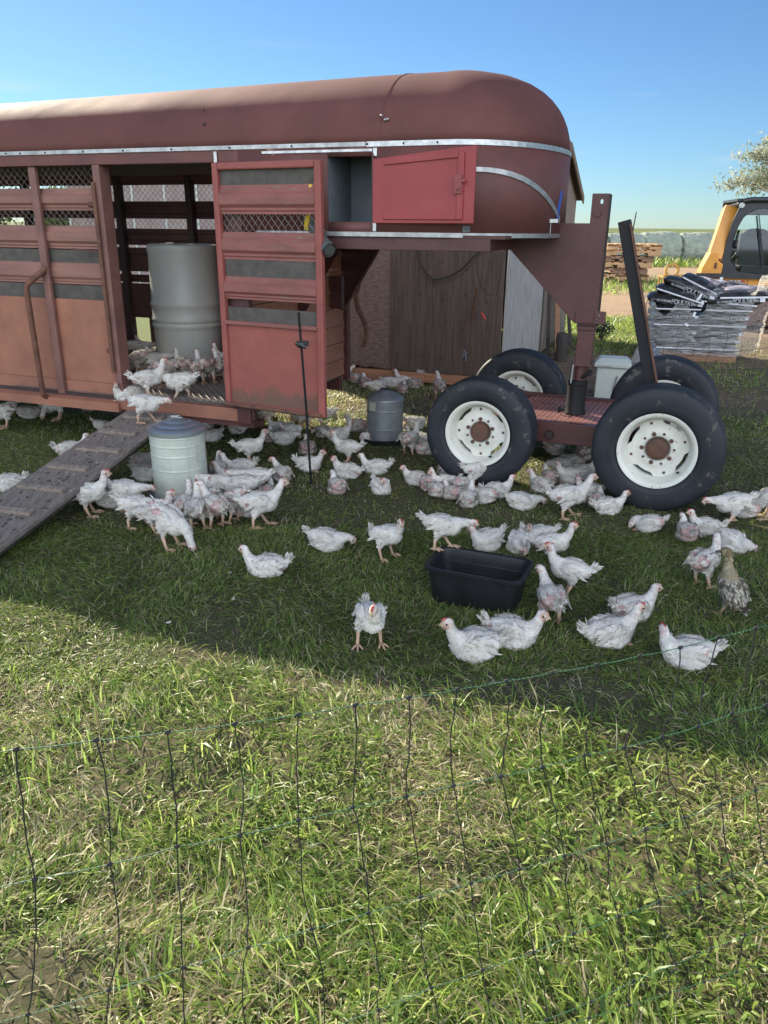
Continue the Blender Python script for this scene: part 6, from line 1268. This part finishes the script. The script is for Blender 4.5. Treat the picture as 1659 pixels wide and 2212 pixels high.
PR['bare'] = bird('chicken', 11, 'sit', [(.080, 0, .104), (.084, 0, .120), (.088, .004, .132)], (1, .3, -.2), pitch=-6, pinkspots=SPB, comb=.4, pink=.75, tail=25)
PR['low'] = bird('chicken', 12, 'sit', [(.088, .01, .070), (.098, .026, .058), (.098, .042, .050)], (.3, 1, -.5), pitch=-8, pinkspots=SPB, comb=.3, pink=.5, tail=50)
PR['tail'] = bird('chicken', 13, 'sit', [(.084, 0, .112), (.092, 0, .138), (.096, 0, .158)], (1, -.25, -.1), pitch=2, pinkspots=((-.08, .03, .0), (-.08, -.03, .0)), comb=.4, pink=.3, tail=55, fl=1.1)
PR['duck'] = bird('duckling', 14, 'stand', [(.050, 0, .235), (.056, 0, .275), (.062, 0, .305)], (.8, .7, -.05), pitch=52, pinkspots=(), duck=True, tail=-30)
USED = set(); GRP = 'young white chickens scattered about the yard'; CH_N = 0
rv = random.Random(21)
def ramp_pt(x, y):
    p0 = RMX.translation; nn = RMX.to_3x3() @ Vector((0, 0, 1)); d = ray(x, y); return CAM + d * ((p0 - CAM).dot(nn) / d.dot(nn))
def put(x, y, pose, hdg, label, s=1., z=0., on=None, grp=GRP, dy=None):
    global CH_N
    src = PR[pose]
    if pose in USED: o = copy_tree(src)
    else: o = src; USED.add(pose)
    p = ramp_pt(x, y) if on == 'ramp' else G(x, y, z)
    sit = pose in ('sit', 'sitl', 'sitr', 'tuck', 'bare', 'low', 'tail')
    if on is None or on == 'in': p = p + Vector((0, (.045 if sit else .012) if dy is None else dy, 0))
    sz = s * .87 * (1.0 + rv.uniform(-.03, .03)); o.location = p - Vector((0, 0, .004)); o.rotation_euler = (math.radians(rv.uniform(-3, 3)), math.radians(rv.uniform(-3, 3)), math.radians(hdg)); o.scale = (sz, sz, sz * (1 + rv.uniform(-.04, .04)))
    if pose == 'duck': tag(o, label, 'duckling')
    else: tag(o, label, 'chicken', grp)
    CH_N += 1; return o
CH = [
# round the tub
(572,1252,'tail',180,'chicken lying alone facing the ramp, fluffy tail cocked up, halfway between drinker and tub',1.12),
(706,1192,'tuck',-8,'chicken lying with its head tucked low, behind the loner with the cocked tail',1.12),
(836,1207,'wide',-38,'chicken standing feet apart with a red comb, between the tucked chicken and the tub',1.05),
(797,1396,'wide',-78,'chicken striding straight towards the camera on yellow feet',1.08),
(1054,1192,'sitr',215,'chicken behind the tub rim touching beaks with the one perched on it',1.08),
(1122,1196,'low',250,'chicken lying head down against the far rim of the tub',1.0),
(1168,1180,'sitl',200,'chicken lying behind the tub end with its face turned to the camera',1.0),
(1192,1222,'stand',-10,'chicken with a red comb standing at the tub corner looking to the wheel',1.0),
(1226,1286,'stand',165,'long necked chicken stretching its head up over the end of the tub',1.05),
(1190,1352,'standl',95,'bare rumped chicken standing with its back to the camera beside the tub',1.1),
(1108,1405,'tail',-14,'crouching chicken with bare wing patches just in front of the tub',1.15),
(1026,1432,'sit',190,'chicken lying in front of the tub with its head towards the ramp side',1.15),
(1372,1345,'tail',18,'sleek white chicken lying with its head raised, behind a similar reclining one',1.12),
(1322,1400,'sit',10,'plump chicken lying with rusty flank, the closer one of the reclining pair past the tub',1.15),
(1492,1448,'sitr',170,'red combed chicken lying behind the green fence strand',1.15),
(1518,1270,'standl',35,'chicken standing behind the duckling with its head hidden',1.1),
(1588,1196,'low',300,'ragged chicken curled up behind the duckling head',1.05),
(1403,1152,'low',150,'chicken curled in a ball in front of the big wheel',.95),
(1488,1172,'bare',88,'pink bare backed chicken sitting with its back to the camera by the big wheel',1.0),
(1528,1160,'sit',178,'chicken with a red comb lying just behind the pink bare backed one',1.0),
(1578,1135,'fwd',184,'big chicken stretching its neck low to the ground beyond the big wheel',1.15),
(1655,1122,'peck',160,'chicken cut by the edge of the picture beyond the big wheel',1.05),
(1316,1114,'sit',4,'chicken lying with head raised right against the foot of the big wheel',1.0),
(1226,1122,'walk',8,'large chicken standing tall between the two near wheels',1.2),
(1275,1080,'sitr',190,'chicken lying behind the tall one, face towards the smaller wheel',.95),
(1130,1104,'tuck',-4,'chicken lying asleep with a lowered head in front of the wheel gap',1.05),
(1076,1078,'sit',6,'chicken with dark grubby wing lying in front of the cream rim',1.0),
(1170,1066,'sitl',120,'chicken lying in the gap between the two near wheels looking back',1.0),
(1232,1046,'sitr',185,'chicken resting under the dolly beam, head turned to the small wheel',1.0),
(1238,1012,'low',140,'shadowed chicken slumped under the dolly beam',1.0),
(1262,995,'bare',60,'dim chicken deep under the dolly deck beside the big wheel',1.0),
(1200,985,'low',20,'dim chicken deep under the dolly deck near the pipe socket',.95),
(898,1050,'sitl',150,'chicken at the outer edge of the huddle by the smaller near wheel',.95),
(926,1062,'bare',75,'red headed chicken looking away with bare pink rump in the wheel huddle',.98),
(962,1062,'sit',-160,'white winged chicken in the middle of the wheel huddle',1.0),
(976,1082,'bare',120,'small pink rumped chicken pressed behind two others at the wheel',.9),
(1014,1097,'tail',70,'chicken with upright neck seen from behind, closest in the wheel huddle',1.02),
(1030,1052,'walk',12,'long necked chicken standing against the cream rim',1.05),
(965,1030,'tail',80,'chicken stretching its neck up the side of the small wheel tyre',1.05),
# middle of the yard
(608,1042,'sitl',120,'red combed chicken sitting by the thin fence rod, back half turned',1.05),
(666,1020,'sit',-15,'sunlit white chicken lying right behind the fence rod',1.02),
(748,1036,'sitl',165,'open beaked chicken sitting beside two others between rod and feeder',1.05),
(726,1070,'bare',110,'bare backed chicken lying closest to the camera between rod and tub',1.05),
(824,1070,'sitr',-60,'chicken lying face on with bright comb in front of the feeder',1.0),
(812,1027,'tail',178,'upright necked chicken lying just in front of the feeder pan',1.05),
(752,1002,'stand',168,'chicken standing between the open door and the feeder',1.05),
(730,955,'sit',14,'chicken lying with raised head between the open door and the feeder',1.05),
(541,1003,'stand',8,'tall bare flanked chicken standing under the open door hinge',1.1),
(662,985,'bare',100,'dark bare backed chicken behind the rod, under the hanging door',1.15),
(580,957,'bare',95,'small ruffled chicken behind the tall bare flanked one',.95),
(628,945,'low',30,'hunched chicken under the middle of the hanging door',1.05),
(650,925,'stand',160,'pale chicken standing under the corner of the hanging door',1.0),
(602,938,'sit',200,'chicken lying in the shade under the hanging door near the hinge',1.0),
(667,922,'peck',20,'chicken with its head down under the outer corner of the door',1.0),
(545,925,'bare',85,'brown shadowed chicken with its back turned beside the door post',1.05),
(510,938,'sit',150,'small chicken lying under the door sill behind the drinker',.95),
(488,930,'fwd',186,'large pale chicken bending under the trailer sill behind the drinker',1.25),
(457,955,'sitl',230,'small huddled chicken beside the lid of the drinker',.9),
(443,930,'low',160,'chicken tucked right under the trailer sill behind the drinker',.9),
(530,900,'stand',40,'chicken deep under the trailer next to the corner post',1.0),
(882,985,'standl',55,'chicken standing with its tail towards the feeder, facing the small wheel',1.1),
(903,962,'sit',170,'chicken lying between the feeder and the small wheel tyre',1.0),
(898,930,'low',30,'white chicken crouched behind the feeder by the tyre',1.1),
(770,935,'bare',160,'shaded chicken lying close beside the feeder drum',1.05),
(800,958,'low',200,'chicken peeping round the foot of the feeder',.95),
# shed side cluster
(742,826,'fwd',190,'chicken lying stretched out at the trailer end of the shed cluster',1.05),
(768,830,'low',80,'chicken second along the shed cluster from the trailer',1.15),
(788,838,'bare',100,'pink backed chicken in front in the shed cluster',1.15),
(812,820,'low',260,'chicken sitting against the plank with bowed head',1.15),
(812,845,'tuck',200,'chicken lying lowest in the shed cluster just above the feeder lid',1.1),
(836,816,'tail',150,'fluffed chicken leaning on the shed timber, tallest of the cluster',1.2),
(855,820,'bare',90,'white chicken with back turned in the thick of the shed cluster',1.15),
(846,838,'tuck',10,'pinkish chicken just behind the feeder cone',1.15),
(872,834,'sit',160,'chicken in the shed cluster half turned to the plank',1.15),
(892,842,'low',120,'chicken sitting at the front of the shed cluster past the feeder',1.15),
(886,822,'sit',20,'chicken with raised head at the wheel end of the shed cluster',1.15),
(908,830,'stand',100,'chicken standing outermost of the shed cluster towards the wheel',1.1),
(870,853,'bare',80,'rusty rumped chicken behind the feeder lid',1.0),
(948,862,'standl',92,'chicken walking away alone between shed cluster and wheel',1.15),
# round the drinker
(196,1115,'stand',4,'bare flanked chicken standing tall beside the lower ramp',1.2),
(152,990,'tail',22,'chicken lying behind the middle of the ramp with its neck raised',1.15),
(8,1064,'tail',200,'chicken cut by the picture edge behind the lower ramp',1.1),
(312,1042,'tail',-20,'chicken with frayed tail squeezed between ramp and drinker',1.05),
(276,1104,'fwd',-6,'chicken stooping towards the drinker, closest to the ramp',1.15),
(300,1144,'fwd',-10,'chicken feeding low in front of the stooping one by the drinker',1.15),
(336,1152,'stand',10,'red combed chicken with raised head at the foot of the drinker',1.05),
(370,1186,'peck',-28,'chicken with its head hung low, closest to the camera at the drinker',1.25),
(400,1136,'standl',70,'chicken seen from behind between two others at the foot of the drinker',1.05),
(428,1146,'stand',94,'chicken with neck stretched up the drinker, seen from behind',1.1),
(468,1142,'standl',130,'chicken with pink bare back at the door side of the drinker',1.15),
(505,1130,'peck',150,'ruffled chicken pecking behind the lone walking one',1.15),
(562,1142,'walk',16,'chicken walking away from the drinker towards the tub',1.2),
(574,1082,'bare',80,'white chicken asleep with its back turned past the drinker crowd',.95),
(520,1098,'fwd',170,'chicken pushing towards the drinker under the walking one',1.2),
(548,1080,'fwd',172,'chicken in the second row pushing to the drinker',1.15),
(500,1052,'sit',176,'chicken with lowered beak at the door side of the drinker',1.1),
(515,1030,'tail',182,'chicken with a pointed white tail behind the drinker crowd',1.1),
(470,1035,'tail',100,'chicken standing close behind the drinker with only its tail showing',1.1),
(308,1012,'low',60,'dim chicken in the shade under the upper ramp',1.05),
(330,1030,'bare',70,'dim chicken between the ramp edge and the drinker tank',1.0),
(470,1090,'fwd',165,'chicken squeezed hard against the drinker tank',1.1),
(452,1122,'peck',140,'stooping chicken pressed in between the bare backed ones at the drinker',1.1),
(528,1118,'bare',40,'crouched chicken in the shadow of the lone walking one',1.05),
(540,1055,'low',160,'hunched chicken in the rear row past the drinker',1.05),
(640,912,'bare',70,'small chicken with its back turned under the hanging door corner',1.0),
(612,962,'tuck',20,'chicken dozing between the ruffled one and the fence rod',1.05),
(696,948,'low',120,'ragged chicken crouched past the door corner',1.0),
(574,905,'sit',30,'chicken resting deep under the door beside the post',1.0),
(472,902,'low',200,'dim chicken deep under the trailer sill',1.0),
(700,905,'sit',190,'chicken resting deep under the trailer past the door corner',1.0),
(945,1076,'low',60,'rumpled chicken at the front of the wheel huddle',.95),
(1000,1064,'bare',40,'chicken wedged in the wheel huddle under the standing one',.95),
(1048,1090,'low',150,'curled chicken between the huddle and the grubby winged one',.95),
(1212,1022,'tuck',200,'chicken dozing in the shade beside the dolly beam',1.0),
(1188,1048,'bare',100,'chicken with its back turned in the gap between the near wheels',.95),
(1262,1036,'sit',10,'chicken lying in the shade by the big wheel tread',1.0),
(1292,1100,'bare',60,'chicken half hidden behind the one at the foot of the big wheel',.95),
(1610,1120,'low',140,'chicken crouched behind the neck stretching one past the big wheel',1.0),
(918,985,'bare',40,'small chicken tucked against the small wheel tyre',.95),
(236,1098,'low',30,'chicken crouched between the tall one and the drinker crowd',1.05),
]
for c in CH: put(c[0], c[1], c[2], c[3], c[4], c[5] if len(c) > 5 else 1.)
put(955, 1186, 'fwd', -4, 'large red combed chicken perched on the rim of the black tub', 1.02, z=.178, on='rim')
put(1572, 1332, 'duck', 108, 'brown and grey duckling standing upright with its back to the camera', 1.1)
put(318, 915, 'fwd', -6, 'chicken with a bare rump walking down the ramp', 1.15, on='ramp')
put(392, 868, 'fwd', 172, 'ruffled chicken stepping onto the top of the ramp from the doorway', 1.2, on='ramp')
put(322, 862, 'stand', 25, 'chicken standing at the doorway with bare pink flank', 1.2, z=.42, on='in')
put(268, 868, 'sitl', 225, 'small chicken sitting on the end of the running board', 1.0, z=.395, on='in')
put(292, 862, 'low', 40, 'small white chicken tucked at the doorway beside the running board', 1.0, z=.405, on='in')
GI = 'young white chickens crowded inside the trailer'
for k, (x, y, po, h, lab) in enumerate([(356, 838, 'peck', 60, 'chicken in the trailer directly behind the ruffled one at the ramp top'), (378, 828, 'standl', 85, 'chicken feeding at the drum, second of the row inside the doorway'), (404, 828, 'peck', 92, 'chicken feeding at the drum, third of the row inside the doorway'), (428, 832, 'standl', 96, 'chicken feeding at the drum, fourth of the row inside the doorway'), (452, 830, 'peck', 100, 'chicken feeding at the drum, fifth of the row inside the doorway'), (474, 826, 'standl', 110, 'chicken at the end of the row inside, next to the open door'), (341, 812, 'fwd', 20, 'chicken inside the trailer pushing past the side of the drum'),
      (276, 800, 'tail', 10, 'large pale chicken inside the trailer close to the door post'), (300, 812, 'peck', 160, 'stooping chicken inside the trailer near the door post'), (322, 806, 'bare', 30, 'pink rumped chicken inside the trailer between post and drum'), (302, 784, 'fwd', 8, 'big ruffled chicken at the back of the trailer crowd'), (330, 790, 'sit', 20, 'chicken with raised head in the midst of the trailer crowd'), (352, 800, 'sit', 190, 'chicken looking out beside the foot of the drum'), (318, 768, 'sit', 175, 'chicken at the far wall of the trailer under the small hatch'), (283, 778, 'low', 60, 'chicken slumped behind the door post inside the trailer'), (345, 775, 'tail', 40, 'chicken right behind the drum inside the trailer'), (486, 812, 'stand', 150, 'chicken inside the trailer almost hidden by the open door')]): put(x, y, po, h, lab, 1.15, z=.437, on='in', grp=GI)
GU = 'young white chickens in the shade under the trailer'
for x, y, po, h, lab, s in [(128, 908, 'peck', 190, 'chicken pecking in the shade under the running board, ahead of the ramp', 1.25), (14, 925, 'peck', 200, 'chicken pecking under the running board at the picture edge', 1.2), (60, 905, 'low', 30, 'chicken lying under the trailer between two peckers', 1.1), (98, 893, 'sit', 160, 'chicken lying far under the trailer beyond the pecking one', 1.0), (218, 930, 'low', 10, 'chicken half hidden by the ramp with only a lit tail showing', .85), (190, 890, 'bare', 60, 'dim chicken far under the trailer behind the ramp', 1.0)]: put(x, y, po, h, lab, s, grp=GU)
print('chickens', CH_N)
# loose down feathers and bits on the grass
rr = random.Random(4)
for k, (x, y, lab) in enumerate([(502, 1302, 'white feather on the dark grass near the lone lying chicken'), (363, 1353, 'white feather at the edge of the shade'), (1608, 1338, 'white feather beside the duckling feet'), (955, 1178 + 60, 'tiny white feather on the ground left by the tub'), (1008, 996, 'tiny white feather near the wheel'), (494, 1245, 'crumb of white down before the lone lying chicken')]):
    if k == 3: continue
    b = MB(); b.ball((0, 0, .020), (.010, .005, .003), 7, 4); b.ball((.007, .004, .021), (.006, .004, .003), 6, 4); o = b.build('feather', M['lime'], None, smooth=True); o.location = G(x, y); o.rotation_euler = (.2, .1, rr.random() * 3); tag(o, lab, 'feather')
